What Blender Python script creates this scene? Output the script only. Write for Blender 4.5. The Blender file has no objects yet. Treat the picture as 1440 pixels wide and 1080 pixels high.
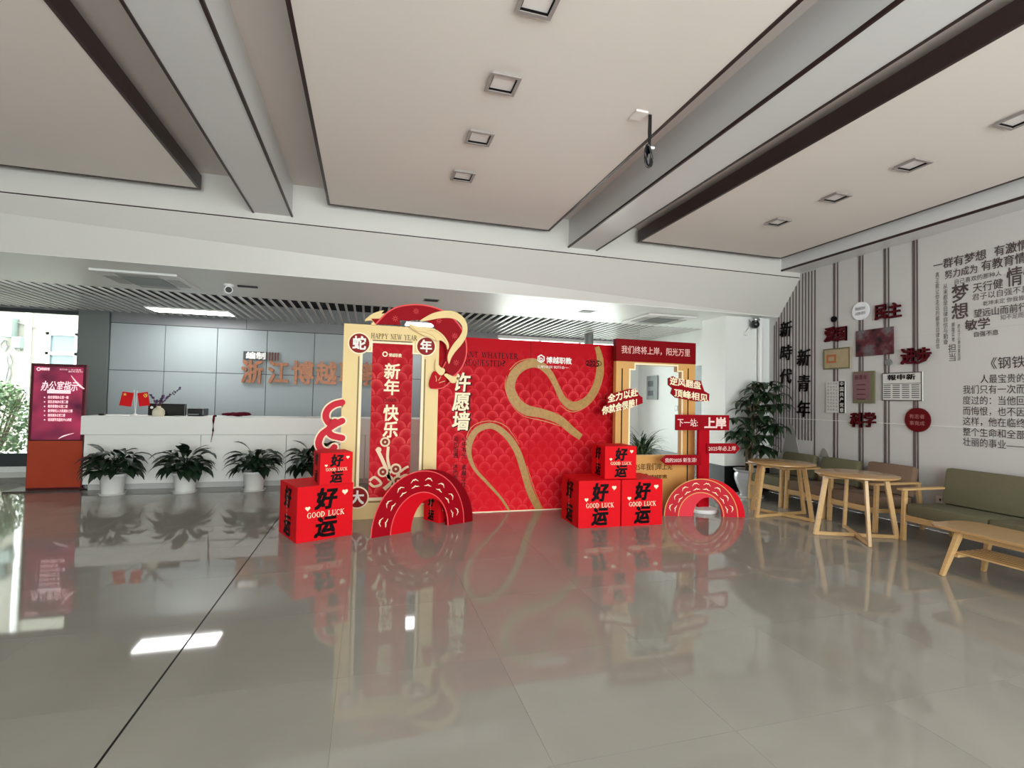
import bpy, bmesh, math, random
from mathutils import Vector, Matrix
from mathutils.geometry import tessellate_polygon
random.seed(7)
C = bpy.context.scene.collection
SC = bpy.context.scene

# ---------------------------------------------------------------- camera
FPX, YAW, PITCH, ROLL, CAMH = 706.77, .27905, .031121, .020801, 1.55
cy, sy, cp, sp, cr, sr = math.cos(YAW), math.sin(YAW), math.cos(PITCH), math.sin(PITCH), math.cos(ROLL), math.sin(ROLL)
FW = Vector((sy*cp, cy*cp, sp)); R0 = Vector((cy, -sy, 0)); U0 = R0.cross(FW)
RT = cr*R0 + sr*U0; UP = -sr*R0 + cr*U0
EYE = Vector((0, 0, CAMH))
cam = bpy.data.cameras.new('camera'); cam.sensor_fit = 'HORIZONTAL'; cam.sensor_width = 36; cam.lens = FPX/1440*36
cam.clip_start = .05; cam.clip_end = 200
co = bpy.data.objects.new('camera', cam); C.objects.link(co)
co.matrix_world = Matrix(((RT.x, UP.x, -FW.x, 0), (RT.y, UP.y, -FW.y, 0), (RT.z, UP.z, -FW.z, CAMH), (0, 0, 0, 1)))
SC.camera = co
SC.view_settings.view_transform = 'Standard'; SC.view_settings.look = 'None'
SC.view_settings.gamma = 1; SC.view_settings.use_curve_mapping = False
SC.view_settings.exposure = 0.30
# ---------------------------------------------------------------- daylight
W = bpy.data.worlds.new('sky'); SC.world = W; W.use_nodes = True
bg = W.node_tree.nodes['Background']; bg.inputs[0].default_value = (.93, 1.0, 1.0, 1); bg.inputs[1].default_value = 9.0

def area(name, loc, rot, sx, sy_, power, col=(1, 1, 1), portal=False):
    l = bpy.data.lights.new(name, 'AREA'); l.shape = 'RECTANGLE'; l.size = sx; l.size_y = sy_; l.energy = power; l.color = col
    if portal: l.cycles.is_portal = True
    o = bpy.data.objects.new(name, l); C.objects.link(o); o.location = loc; o.rotation_euler = rot
    return o
area('entrance_daylight', (1.5, -3.9, 1.8), (math.radians(90), 0, 0), 7.8, 3.5, 1, portal=True)
area('rear_door_daylight', (4.65, 12.0, 1.6), (math.radians(-90), 0, 0), 3.2, 2.9, 1, portal=True)
area('rear_window_daylight', (-7.2, 12.0, 1.7), (math.radians(-90), 0, 0), 3.4, 2.7, 1, portal=True)

# ---------------------------------------------------------------- materials
MATS = {}
def mat(name, col, rough=.5, metal=0, emit=0, noise=0, scale=8, spec=.5, bump=0, coat=0, stretch=None):
    if name in MATS: return MATS[name]
    m = bpy.data.materials.new(name); m.use_nodes = True; nt = m.node_tree; b = nt.nodes['Principled BSDF']
    c = tuple((x/255)**2.2 if max(col) > 1 else x for x in col)
    b.inputs['Base Color'].default_value = (*c, 1); b.inputs['Roughness'].default_value = rough; b.inputs['Metallic'].default_value = metal
    b.inputs['Specular IOR Level'].default_value = spec
    if coat: b.inputs['Coat Weight'].default_value = coat; b.inputs['Coat Roughness'].default_value = .05
    if emit: b.inputs['Emission Color'].default_value = (*c, 1); b.inputs['Emission Strength'].default_value = emit
    tc = nt.nodes.new('ShaderNodeTexCoord'); mp = nt.nodes.new('ShaderNodeMapping'); nz = nt.nodes.new('ShaderNodeTexNoise')
    nt.links.new(tc.outputs['Object'], mp.inputs[0]); nt.links.new(mp.outputs[0], nz.inputs['Vector'])
    if stretch: mp.inputs['Scale'].default_value = stretch
    nz.inputs['Scale'].default_value = scale; nz.inputs['Detail'].default_value = 4
    if noise:
        mr = nt.nodes.new('ShaderNodeMapRange'); mr.inputs['To Min'].default_value = 1-noise; mr.inputs['To Max'].default_value = 1+noise
        nt.links.new(nz.outputs['Fac'], mr.inputs['Value'])
        mx = nt.nodes.new('ShaderNodeMix'); mx.data_type = 'RGBA'; mx.blend_type = 'MULTIPLY'; mx.inputs['Factor'].default_value = 1
        mx.inputs[6].default_value = (*c, 1); nt.links.new(mr.outputs[0], mx.inputs[7]); nt.links.new(mx.outputs[2], b.inputs['Base Color'])
    if bump:
        bp = nt.nodes.new('ShaderNodeBump'); bp.inputs['Strength'].default_value = bump; bp.inputs['Distance'].default_value = .01
        nt.links.new(nz.outputs['Fac'], bp.inputs['Height']); nt.links.new(bp.outputs[0], b.inputs['Normal'])
    MATS[name] = m; return m
def nodes_mat(name):
    m = bpy.data.materials.new(name); m.use_nodes = True; MATS[name] = m
    return m, m.node_tree, m.node_tree.nodes['Principled BSDF']

M_ceil = mat('ceiling paint', (212, 203, 196), .7, noise=.02, scale=2)
M_panel = mat('warm ceiling panel', (230, 221, 213), .6, noise=.02, scale=1.5)
M_beam = mat('beam cladding', (212, 211, 210), .35, noise=.02, scale=2)
M_gwhite = mat('gloss white cladding', (212, 209, 203), .3, noise=.02, scale=1.5)
M_brown = mat('dark brown trim', (48, 30, 30), .4, noise=.15, scale=20)
M_white = mat('white wall paint', (226, 228, 224), .6, noise=.02, scale=3)
M_wallart = mat('printed wall vinyl', (196, 192, 190), .42, noise=.03, scale=1.2)
M_stripe = mat('grey brown stripe', (92, 80, 80), .5)
M_black = mat('black stone', (26, 28, 28), .3, noise=.2, scale=10)
M_dark = mat('dark void', (10, 10, 11), .8)
M_grey = mat('grey metal panel', (150, 159, 160), .35, noise=.03, scale=1.2)
M_greyband = mat('grey band panel', (120, 122, 124), .4, noise=.03, scale=1.2)
M_pil = mat('dark grey pilaster', (104, 110, 108), .45, noise=.04, scale=2)
M_joint = mat('panel joint', (46, 52, 54), .7)
M_slat = mat('silver ceiling slat', (196, 194, 190), .4)
M_desk = mat('white counter', (246, 246, 241), .3, noise=.02, scale=2)
M_red = mat('bright red board', (222, 24, 34), .6, spec=.25, noise=.04, scale=6)
M_dred = mat('deep red board', (150, 14, 28), .6, spec=.25, noise=.05, scale=6)
M_mred = mat('red board', (178, 16, 32), .6, spec=.25, noise=.05, scale=6)
M_pred = mat('rose red board', (208, 52, 66), .6, spec=.25, noise=.04, scale=6)
M_cream = mat('cream board', (234, 204, 140), .5, noise=.02, scale=5)
M_lcream = mat('light cream print', (252, 236, 200), .5)
M_gold = mat('gold board', (214, 160, 92), .4, noise=.05, scale=5)
M_brush = mat('gold brush stroke', (168, 128, 66), .5, noise=.35, scale=30)
M_ink = mat('black ink', (20, 12, 14), .5)
M_dink = mat('dark maroon ink', (70, 10, 16), .5)
M_wht = mat('white print', (245, 240, 232), .5)
M_pink = mat('pink line print', (235, 90, 90), .5)
M_wood = mat('pale oak wood', (196, 158, 108), .4, noise=.16, scale=6, stretch=(1, 1, 6))
M_woodtop = mat('oak table top', (178, 140, 94), .22, noise=.12, scale=5, stretch=(1, 7, 1))
M_olive = mat('olive fabric', (100, 96, 74), .9, noise=.1, scale=60, bump=.3)
M_tan = mat('brown fabric and reflection', (114, 92, 76), .9, noise=.1, scale=60, bump=.3)  # seat fabric; also stands in for reflected light on one chair back
M_pot = mat('white plastic pot', (232, 232, 228), .4)
M_urn = mat('grey glazed urn', (170, 174, 176), .2, noise=.15, scale=8, coat=.5)
M_leaf = mat('dark green leaf', (30, 48, 32), .42, noise=.35, scale=9)
M_leaf2 = mat('mid green leaf', (36, 54, 34), .42, noise=.35, scale=6)
M_leaf3 = mat('pale green leaf', (84, 108, 70), .5, noise=.3, scale=6)
M_stem = mat('stem brown', (92, 78, 56), .7, noise=.2, scale=20)
M_soil = mat('soil', (48, 38, 30), .95, noise=.3, scale=40)
M_chrome = mat('chrome', (200, 205, 208), .15, metal=1)
M_blackpl = mat('black plastic', (22, 22, 24), .35)
M_whpl = mat('white plastic', (228, 228, 226), .4)
M_gypl = mat('grey plastic', (120, 122, 120), .45)
M_led = mat('lit led panel', (1, 1, 1), .5, emit=20)
M_lens = mat('unlit frosted diffuser', (244, 240, 236), .2)
M_copper = mat('copper letter', (158, 108, 82), .4, metal=.5, noise=.6, scale=22)
M_dcopper = mat('dark letter side', (104, 60, 52), .4, metal=.4)
M_wred = mat('dark crimson letter', (78, 12, 22), .45)
M_txt = mat('wall text grey brown', (78, 66, 66), .6)
M_txt2 = mat('wall text dark', (50, 38, 38), .6)
M_mount = mat('grey printed mountain', (148, 144, 138), .6, noise=.08, scale=9)
M_frame = mat('kiosk frame', (88, 26, 40), .35)
M_kiosk = mat('orange brown kiosk panel', (176, 66, 40), .25, noise=.06, scale=3)
M_pave = mat('outdoor paving', (222, 222, 216), .8, noise=.1, scale=4)
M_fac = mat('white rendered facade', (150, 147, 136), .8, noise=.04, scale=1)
M_maroon = mat('maroon cloth', (88, 18, 34), .9, noise=.2, scale=30)
M_purple = mat('purple blossom', (86, 50, 92), .7)
M_vase = mat('cream ceramic', (222, 214, 188), .4)
M_frameal = mat('window aluminium', (60, 64, 66), .4, metal=.3)
M_flag = mat('flag red', (214, 36, 40), .6)
M_yel = mat('yellow star', (245, 205, 80), .5)
M_card = mat('grey card print', (150, 156, 154), .5, noise=.25, scale=14)
m, nt, b = nodes_mat('dark red photo print'); tc = nt.nodes.new('ShaderNodeTexCoord'); nz = nt.nodes.new('ShaderNodeTexNoise'); nz.inputs['Scale'].default_value = 5; nz.inputs['Detail'].default_value = 6
rp = nt.nodes.new('ShaderNodeValToRGB'); rp.color_ramp.elements[0].position = .38; rp.color_ramp.elements[0].color = (.02, .012, .015, 1); rp.color_ramp.elements[1].position = .66; rp.color_ramp.elements[1].color = (.15, .14, .15, 1)
e = rp.color_ramp.elements.new(.5); e.color = (.11, .025, .03, 1); nt.links.new(tc.outputs['Object'], nz.inputs['Vector']); nt.links.new(nz.outputs['Fac'], rp.inputs[0]); nt.links.new(rp.outputs[0], b.inputs['Base Color'])
M_dkpic = m
M_tanpic = mat('tan paper print', (168, 150, 120), .6, noise=.2, scale=16)
M_purpic = mat('purple paper print', (124, 92, 96), .6, noise=.1, scale=10)
M_olpic = mat('olive paper print', (112, 108, 84), .6)
M_paper = mat('newsprint', (206, 204, 200), .6, noise=.06, scale=30)

# polished floor tile
m, nt, b = nodes_mat('polished grey floor tile')
tc = nt.nodes.new('ShaderNodeTexCoord'); nz = nt.nodes.new('ShaderNodeTexNoise'); nz.inputs['Scale'].default_value = 1.3; nz.inputs['Detail'].default_value = 8
rp = nt.nodes.new('ShaderNodeValToRGB'); rp.color_ramp.elements[0].color = (.285, .268, .238, 1); rp.color_ramp.elements[1].color = (.335, .315, .278, 1)
rp.color_ramp.elements[0].position = .3; rp.color_ramp.elements[1].position = .75
oi = nt.nodes.new('ShaderNodeObjectInfo'); ad = nt.nodes.new('ShaderNodeVectorMath'); ad.operation = 'ADD'
nt.links.new(tc.outputs['Object'], ad.inputs[0]); nt.links.new(oi.outputs['Random'], ad.inputs[1])
nt.links.new(ad.outputs[0], nz.inputs['Vector']); nt.links.new(nz.outputs['Fac'], rp.inputs[0]); nt.links.new(rp.outputs[0], b.inputs['Base Color'])
b.inputs['Roughness'].default_value = .04; b.inputs['Specular IOR Level'].default_value = .4
M_floor = m
# red fish scale print, fading to plain above z = top
def scale_mat(name, w, h, top, dark, light, plain):
    m, nt, b = nodes_mat(name); N = nt.nodes; L = nt.links
    def mth(op, a, c=None):
        n = N.new('ShaderNodeMath'); n.operation = op
        for i, v in enumerate((a, c)):
            if v is None: continue
            if isinstance(v, (int, float)): n.inputs[i].default_value = v
            else: L.new(v, n.inputs[i])
        return n.outputs[0]
    tc = N.new('ShaderNodeTexCoord'); s = N.new('ShaderNodeSeparateXYZ'); L.new(tc.outputs['Object'], s.inputs[0])
    z = mth('DIVIDE', s.outputs[2], h); row = mth('FLOOR', z); fz = mth('FRACT', z)
    off = mth('MULTIPLY', mth('MODULO', mth('ADD', row, 100), 2), .5)
    fx = mth('SUBTRACT', mth('FRACT', mth('ADD', mth('DIVIDE', s.outputs[0], w), off)), .5)
    d = mth('SQRT', mth('ADD', mth('POWER', mth('MULTIPLY', mth('ABSOLUTE', fx), 2), 2), mth('POWER', fz, 2)))
    ins = mth('LESS_THAN', d, .93); br = mth('MULTIPLY', mth('POWER', d, 2.5), ins)
    vz = N.new('ShaderNodeTexNoise'); vz.inputs['Scale'].default_value = 1.6; L.new(tc.outputs['Object'], vz.inputs['Vector'])
    fade = N.new('ShaderNodeMapRange'); fade.inputs['From Min'].default_value = top; fade.inputs['From Max'].default_value = top-.5
    L.new(s.outputs[2], fade.inputs['Value'])
    vv = N.new('ShaderNodeMapRange'); vv.inputs['From Min'].default_value = .38; vv.inputs['From Max'].default_value = .55; vv.inputs['To Min'].default_value = .25
    L.new(vz.outputs['Fac'], vv.inputs['Value'])
    f = mth('MULTIPLY', mth('MULTIPLY', br, fade.outputs[0]), vv.outputs[0])
    mx = N.new('ShaderNodeMix'); mx.data_type = 'RGBA'; L.new(f, mx.inputs['Factor'])
    g = lambda c: (*[(x/255)**2.2 for x in c], 1)
    vert = N.new('ShaderNodeMapRange'); vert.inputs['From Min'].default_value = 0; vert.inputs['From Max'].default_value = 1.3
    L.new(s.outputs[2], vert.inputs['Value'])
    m2 = N.new('ShaderNodeMix'); m2.data_type = 'RGBA'; L.new(vert.outputs[0], m2.inputs['Factor']); m2.inputs[6].default_value = g(plain); m2.inputs[7].default_value = g(dark)
    L.new(m2.outputs[2], mx.inputs[6]); mx.inputs[7].default_value = g(light); L.new(mx.outputs[2], b.inputs['Base Color'])
    b.inputs['Roughness'].default_value = .6; b.inputs['Specular IOR Level'].default_value = .25
    return m
M_scale = scale_mat('red scale print', .185, .1, 2.3, (178, 10, 28), (228, 66, 74), (216, 24, 38))
M_scale2 = scale_mat('banner scale print', .2, .105, 2.3, (176, 20, 34), (232, 88, 88), (200, 26, 40))
# kiosk screen image
m, nt, b = nodes_mat('kiosk screen'); N = nt.nodes
tc = N.new('ShaderNodeTexCoord'); gr = N.new('ShaderNodeMapping'); gr.inputs['Rotation'].default_value = (0, math.radians(-60), 0)
s = N.new('ShaderNodeSeparateXYZ'); nz = N.new('ShaderNodeTexNoise'); nz.inputs['Scale'].default_value = 2.2
nt.links.new(tc.outputs['Object'], gr.inputs[0]); nt.links.new(gr.outputs[0], nz.inputs['Vector'])
rp = N.new('ShaderNodeValToRGB'); rp.color_ramp.elements[0].position = .35; rp.color_ramp.elements[0].color = (.09, .008, .035, 1)
rp.color_ramp.elements[1].position = .68; rp.color_ramp.elements[1].color = (.7, .05, .14, 1)
nt.links.new(nz.outputs['Fac'], rp.inputs[0]); b.inputs['Base Color'].default_value = (.05, .01, .025, 1); nt.links.new(rp.outputs[0], b.inputs['Emission Color'])
b.inputs['Emission Strength'].default_value = .5; b.inputs['Roughness'].default_value = .15
M_screen = m
M_screentxt = mat('screen lettering', (240, 200, 205), .3, emit=.7)
# window glass
m = bpy.data.materials.new('clear glass'); m.use_nodes = True; nt = m.node_tree; nt.nodes.clear()
ou = nt.nodes.new('ShaderNodeOutputMaterial'); mx = nt.nodes.new('ShaderNodeMixShader'); tr = nt.nodes.new('ShaderNodeBsdfTransparent'); gl = nt.nodes.new('ShaderNodeBsdfGlossy')
gl.inputs['Roughness'].default_value = .02; fr = nt.nodes.new('ShaderNodeFresnel'); fr.inputs[0].default_value = 1.35
tr.inputs[0].default_value = (.96, .98, .97, 1)
nt.links.new(fr.outputs[0], mx.inputs[0]); nt.links.new(tr.outputs[0], mx.inputs[1]); nt.links.new(gl.outputs[0], mx.inputs[2]); nt.links.new(mx.outputs[0], ou.inputs[0])
M_glass = m
M_bluepane = mat('facade window pane', (96, 112, 116), .1)

# ---------------------------------------------------------------- mesh helpers
class MB:
    def __init__(s): s.v = []; s.f = []; s.smooth = False
    def add(s, vs, fs):
        n = len(s.v); s.v += [tuple(v) for v in vs]; s.f += [tuple(i+n for i in f) for f in fs]; return s
    def box(s, x0, x1, y0, y1, z0, z1, M=None):
        vs = [Vector((x, y, z)) for x in (x0, x1) for y in (y0, y1) for z in (z0, z1)]
        if M: vs = [M @ v for v in vs]
        return s.add(vs, [(0, 1, 3, 2), (4, 6, 7, 5), (0, 4, 5, 1), (2, 3, 7, 6), (0, 2, 6, 4), (1, 5, 7, 3)])
    def bar(s, a, b, w, t, up=(0, 0, 1), w2=None):          # rectangular bar from a to b, optional taper
        a = Vector(a); b = Vector(b); d = (b-a).normalized(); sd = d.cross(Vector(up))
        if sd.length < 1e-4: sd = d.cross(Vector((1, 0, 0)))
        sd.normalize(); u = sd.cross(d); vs = []; w2 = w2 or w
        for p, k in ((a, w), (b, w2)):
            for i, j in ((-1, -1), (1, -1), (1, 1), (-1, 1)): vs.append(p + sd*i*k/2 + u*j*t/2*(k/w))
        return s.add(vs, [(3, 2, 1, 0), (4, 5, 6, 7)] + [(i, (i+1) % 4, 4+(i+1) % 4, 4+i) for i in range(4)])
    def tube(s, pts, r, n=8, r2=None):
        pts = [Vector(p) for p in pts]; r2 = r if r2 is None else r2; rings = []
        for i, p in enumerate(pts):
            d = (pts[min(i+1, len(pts)-1)]-pts[max(i-1, 0)]).normalized()
            a = d.cross(Vector((0, 0, 1)));
            if a.length < 1e-3: a = d.cross(Vector((0, 1, 0)))
            a.normalize(); bb = a.cross(d); rr = r+(r2-r)*i/max(1, len(pts)-1)
            rings.append([p + (a*math.cos(2*math.pi*k/n)+bb*math.sin(2*math.pi*k/n))*rr for k in range(n)])
        vs = sum(rings, []); m = len(pts)
        fs = [(i*n+k, i*n+(k+1) % n, (i+1)*n+(k+1) % n, (i+1)*n+k) for i in range(m-1) for k in range(n)]
        fs += [tuple(range(n-1, -1, -1)), tuple((m-1)*n+k for k in range(n))]
        return s.add(vs, fs)
    def lathe(s, prof, n=24, c=(0, 0, 0)):
        vs = [(c[0]+r*math.cos(2*math.pi*k/n), c[1]+r*math.sin(2*math.pi*k/n), c[2]+z) for r, z in prof for k in range(n)]
        fs = [(i*n+k, i*n+(k+1) % n, (i+1)*n+(k+1) % n, (i+1)*n+k) for i in range(len(prof)-1) for k in range(n)]
        if prof[0][0] > 1e-5: fs.append(tuple(range(n-1, -1, -1)))
        if prof[-1][0] > 1e-5: fs.append(tuple((len(prof)-1)*n+k for k in range(n)))
        return s.add(vs, fs)
    def sphere(s, c, r, n=12, sq=(1, 1, 1)):
        k = n//2; prof = [(r*math.sin(math.pi*i/k), -r*math.cos(math.pi*i/k)) for i in range(k+1)]
        t = MB(); t.lathe(prof, n); return s.add([(c[0]+v[0]*sq[0], c[1]+v[1]*sq[1], c[2]+v[2]*sq[2]) for v in t.v], t.f)
    def prism(s, pl, loops, c0, c1):                         # flat outline(s) in plane pl between offsets c0 < c1; loops after the first are holes
        L = [[Vector((a, b, 0)) for a, b in lp] for lp in loops]
        tris = tessellate_polygon(L); flat = [p for lp in L for p in lp]; n = len(flat)
        vs = [pl.at(p.x, p.y, c1) for p in flat] + [pl.at(p.x, p.y, c0) for p in flat]; fs = []
        for t in tris:
            a, b_, c = (flat[i] for i in t)
            if (b_-a).cross(c-a).z < 0: t = t[::-1]
            fs.append(tuple(t)); fs.append(tuple(i+n for i in t[::-1]))
        o = 0
        for lp in L:
            m = len(lp); ar = sum(lp[i].x*lp[(i+1) % m].y-lp[(i+1) % m].x*lp[i].y for i in range(m))
            outer = lp is L[0]
            for i in range(m):
                q = (o+i, o+(i+1) % m, o+(i+1) % m+n, o+i+n)
                if (ar > 0) == outer: q = q[::-1]
                fs.append(q)
            o += m
        return s.add(vs, fs)
    def mesh(s, name, mt, bevel=0):
        me = bpy.data.meshes.new(name); me.from_pydata(s.v, [], s.f); me.materials.append(mt)
        if bevel:
            bm = bmesh.new(); bm.from_mesh(me); bmesh.ops.recalc_face_normals(bm, faces=bm.faces)
            bmesh.ops.bevel(bm, geom=[e for e in bm.edges if len(e.link_faces) == 2 and e.calc_face_angle(0) > .5], offset=bevel, segments=2, profile=.6, affect='EDGES')
            bm.to_mesh(me); bm.free()
        if s.smooth:
            for p in me.polygons: p.use_smooth = True
            bm = bmesh.new(); bm.from_mesh(me)
            for e in bm.edges:
                if len(e.link_faces) == 2 and e.calc_face_angle(0) > .9: e.smooth = False
            bm.to_mesh(me); bm.free()
        me.update(); return me

MWORLD = {}
def tag(o, label=None, cat=None, group=None, kind=None):
    if label: o['label'] = label
    if cat: o['category'] = cat
    if group: o['group'] = group
    if kind: o['kind'] = kind
    return o
def obj(name, src, mt, parent=None, label=None, cat=None, group=None, kind=None, local=False, bevel=0):
    """link ONE mesh object; src is in world coordinates unless local"""
    me = src if isinstance(src, bpy.types.Mesh) else src.mesh(name, mt, bevel)
    o = bpy.data.objects.new(name, me); C.objects.link(o)
    if parent:
        o.parent = parent
        if not local and parent in MWORLD: o.matrix_parent_inverse = MWORLD[parent].inverted()
    if not local or parent is None: MWORLD[o] = Matrix()
    return tag(o, label, cat, group, kind)
def thing(name, label, cat, loc=(0, 0, 0), rz=0, group=None):
    o = bpy.data.objects.new(name, None); C.objects.link(o); o.location = loc; o.rotation_euler = (0, 0, rz); o.empty_display_size = .1
    MWORLD[o] = Matrix.Translation(loc) @ Matrix.Rotation(rz, 4, 'Z')
    return tag(o, label, cat, group)
def copy_tree(o, parent=None):
    c = o.copy(); C.objects.link(c)
    if parent: c.parent = parent; c.matrix_parent_inverse = o.matrix_parent_inverse
    for ch in list(o.children): copy_tree(ch, c)
    return c
def struct(name, mb, mt, parent=None, bevel=0):
    return obj(name, mb, mt, parent, kind=None if parent else 'structure', bevel=bevel)

class Plane:                                                  # a wall or board face: origin, rightward axis, upward Z, normal towards the room
    def __init__(s, o, x): s.o = Vector(o); s.x = Vector(x).normalized(); s.z = Vector((0, 0, 1)); s.n = s.x.cross(s.z)
    def at(s, a, b, c=0): return s.o + s.x*a + s.z*b + s.n*c
    def px(s, u, v):                                          # photo pixel -> coordinates on this face
        d = RT*(u-720)/FPX - UP*(v-540)/FPX + FW
        t = (s.o-EYE).dot(s.n)/d.dot(s.n); p = EYE+d*t-s.o; return (p.dot(s.x), p.dot(s.z))
def YP(y): return Plane((0, y, 0), (1, 0, 0))
def text_mesh(body, bold=0, shear=0):
    c = bpy.data.curves.new('t', 'FONT'); c.body = body; c.offset = bold; c.resolution_u = 2; c.shear = shear
    o = bpy.data.objects.new('t', c); C.objects.link(o); dg = bpy.context.evaluated_depsgraph_get()
    me = bpy.data.meshes.new_from_object(o.evaluated_get(dg)); vs = [v.co.copy() for v in me.vertices]; fs = [tuple(p.vertices) for p in me.polygons]
    bpy.data.objects.remove(o); bpy.data.curves.remove(c); bpy.data.meshes.remove(me); return vs, fs
def glyphs(mb, pl, body, fn, bold, c, depth=0, shear=0, bbox=False):
    """fn maps em coordinates (0..1 per string) to plane coordinates"""
    vs, fs = text_mesh(body, 0, shear)
    if not vs: return
    if bbox: x0, x1, y0, y1 = min(v.x for v in vs), max(v.x for v in vs), min(v.y for v in vs), max(v.y for v in vs)
    else: x0, x1, y0, y1 = 0, len(body), -.1, .82
    pts = [fn((v.x-x0)/(x1-x0), (v.y-y0)/(y1-y0)) for v in vs]
    q0, q1 = fn(0, 0), fn(1/max(1, len(body)), 1); ex, ez = bold*.8*abs(q1[0]-q0[0]), bold*.8*abs(q1[1]-q0[1])
    for k, (sx, sz) in enumerate(((-1, -1), (1, -1), (1, 1), (-1, 1), (0, 0)) if bold else ((0, 0),)):
        _glyph(mb, pl, [(a+sx*ex, b_+sz*ez) for a, b_ in pts], fs, c+k*.0006, depth)
def _glyph(mb, pl, pts, fs, c, depth):
    n = len(pts); out = [pl.at(a, b_, c+depth) for a, b_ in pts]; F = list(fs)
    if depth:
        out += [pl.at(a, b_, c) for a, b_ in pts]; cnt = {}
        for f in fs:
            for i in range(len(f)):
                e = (f[i], f[(i+1) % len(f)]); cnt[e] = cnt.get(e, 0)+1
        for (i, j) in cnt:
            if (j, i) not in cnt: F.append((i, i+n, j+n, j))
    mb.add(out, F)
def line_px(mb, pl, body, pL, pR, h, bold=0, c=.004, depth=0, shear=0, bbox=False):
    """a line of characters between two photo points (middles of its ends), h photo pixels high"""
    A = pl.px(*pL); B = pl.px(*pR); m = ((pL[0]+pR[0])/2, (pL[1]+pR[1])/2)
    H = pl.px(m[0], m[1]-h/2)[1]-pl.px(m[0], m[1]+h/2)[1]; Z = (A[1]+B[1])/2
    glyphs(mb, pl, body, lambda u, v: (A[0]+(B[0]-A[0])*u, Z+H*(v-.5)), bold, c, depth, shear, bbox)
def line_at(mb, pl, body, a0, a1, b, H, **k):
    bold = k.pop('bold', 0); c = k.pop('c', .004); depth = k.pop('depth', 0); shear = k.pop('shear', 0); bbox = k.pop('bbox', False)
    glyphs(mb, pl, body, lambda u, v: (a0+(a1-a0)*u, b+H*(v-.5)), bold, c, depth, shear, bbox)
def column_px(mb, pl, body, pT, pB, w, bold=0, c=.004, depth=0, shear=0):
    A = pl.px(*pT); B = pl.px(*pB); n = len(body); m = ((pT[0]+pB[0])/2, (pT[1]+pB[1])/2)
    Wd = pl.px(m[0]+w/2, m[1])[0]-pl.px(m[0]-w/2, m[1])[0]; X = (A[0]+B[0])/2
    for i, ch in enumerate(body):
        if ch == ' ': continue
        z1 = A[1]+(B[1]-A[1])*i/n; z0 = A[1]+(B[1]-A[1])*(i+.94)/n
        glyphs(mb, pl, ch, lambda u, v: (X-Wd/2+Wd*u, z0+(z1-z0)*v), bold, c, depth, shear)
def ribbon(mb, pl, pts, w, c0, c1, px=True, n=6):
    """flat brush stroke along a smooth path; w is a number or a list of widths (metres)"""
    P = [Vector(pl.px(*p)) if px else Vector(p) for p in pts]; ws = w if isinstance(w, (list, tuple)) else [w]*len(P)
    Q = []; q = []
    for i in range(len(P)-1):
        p0, p1, p2, p3 = P[max(i-1, 0)], P[i], P[i+1], P[min(i+2, len(P)-1)]
        for k in range(n):
            t = k/n; Q.append(.5*((2*p1)+(p2-p0)*t+(2*p0-5*p1+4*p2-p3)*t*t+(3*p1-p0-3*p2+p3)*t**3)); q.append(ws[i]+(ws[i+1]-ws[i])*t)
    Q.append(P[-1]); q.append(ws[-1]); L = []; Rr = []
    for i, p in enumerate(Q):
        d = (Q[min(i+1, len(Q)-1)]-Q[max(i-1, 0)]).normalized(); nn = Vector((-d.y, d.x)); L.append(p+nn*q[i]/2); Rr.append(p-nn*q[i]/2)
    m = len(Q); vs = [pl.at(*p, c1) for p in L]+[pl.at(*p, c1) for p in Rr]+[pl.at(*p, c0) for p in L]+[pl.at(*p, c0) for p in Rr]; fs = []
    for i in range(m-1):
        fs += [(i, m+i, m+i+1, i+1), (i+1, 2*m+i+1, 2*m+i, i), (m+i, 3*m+i, 3*m+i+1, m+i+1), (2*m+i, 2*m+i+1, 3*m+i+1, 3*m+i)]
    fs += [(0, 2*m, 3*m, m), (m-1, 2*m-1, 4*m-1, 3*m-1)]
    mb.add(vs, fs)
def circ(cx, cz, r, n=32, a0=0, a1=2*math.pi, rz=None):
    k = n if a1-a0 > 6.28 else n+1
    return [(cx+r*math.cos(a0+(a1-a0)*i/n), cz+(rz or r)*math.sin(a0+(a1-a0)*i/n)) for i in range(k)]
def rect(a0, a1, b0, b1): return [(a0, b0), (a1, b0), (a1, b1), (a0, b1)]
def smooth_loop(pts, n=5):
    P = [Vector(p) for p in pts]; m = len(P); Q = []
    for i in range(m):
        p0, p1, p2, p3 = P[i-1], P[i], P[(i+1) % m], P[(i+2) % m]
        for k in range(n):
            t = k/n; v = .5*((2*p1)+(p2-p0)*t+(2*p0-5*p1+4*p2-p3)*t*t+(3*p1-p0-3*p2+p3)*t**3); Q.append((v.x, v.y))
    return Q
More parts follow.
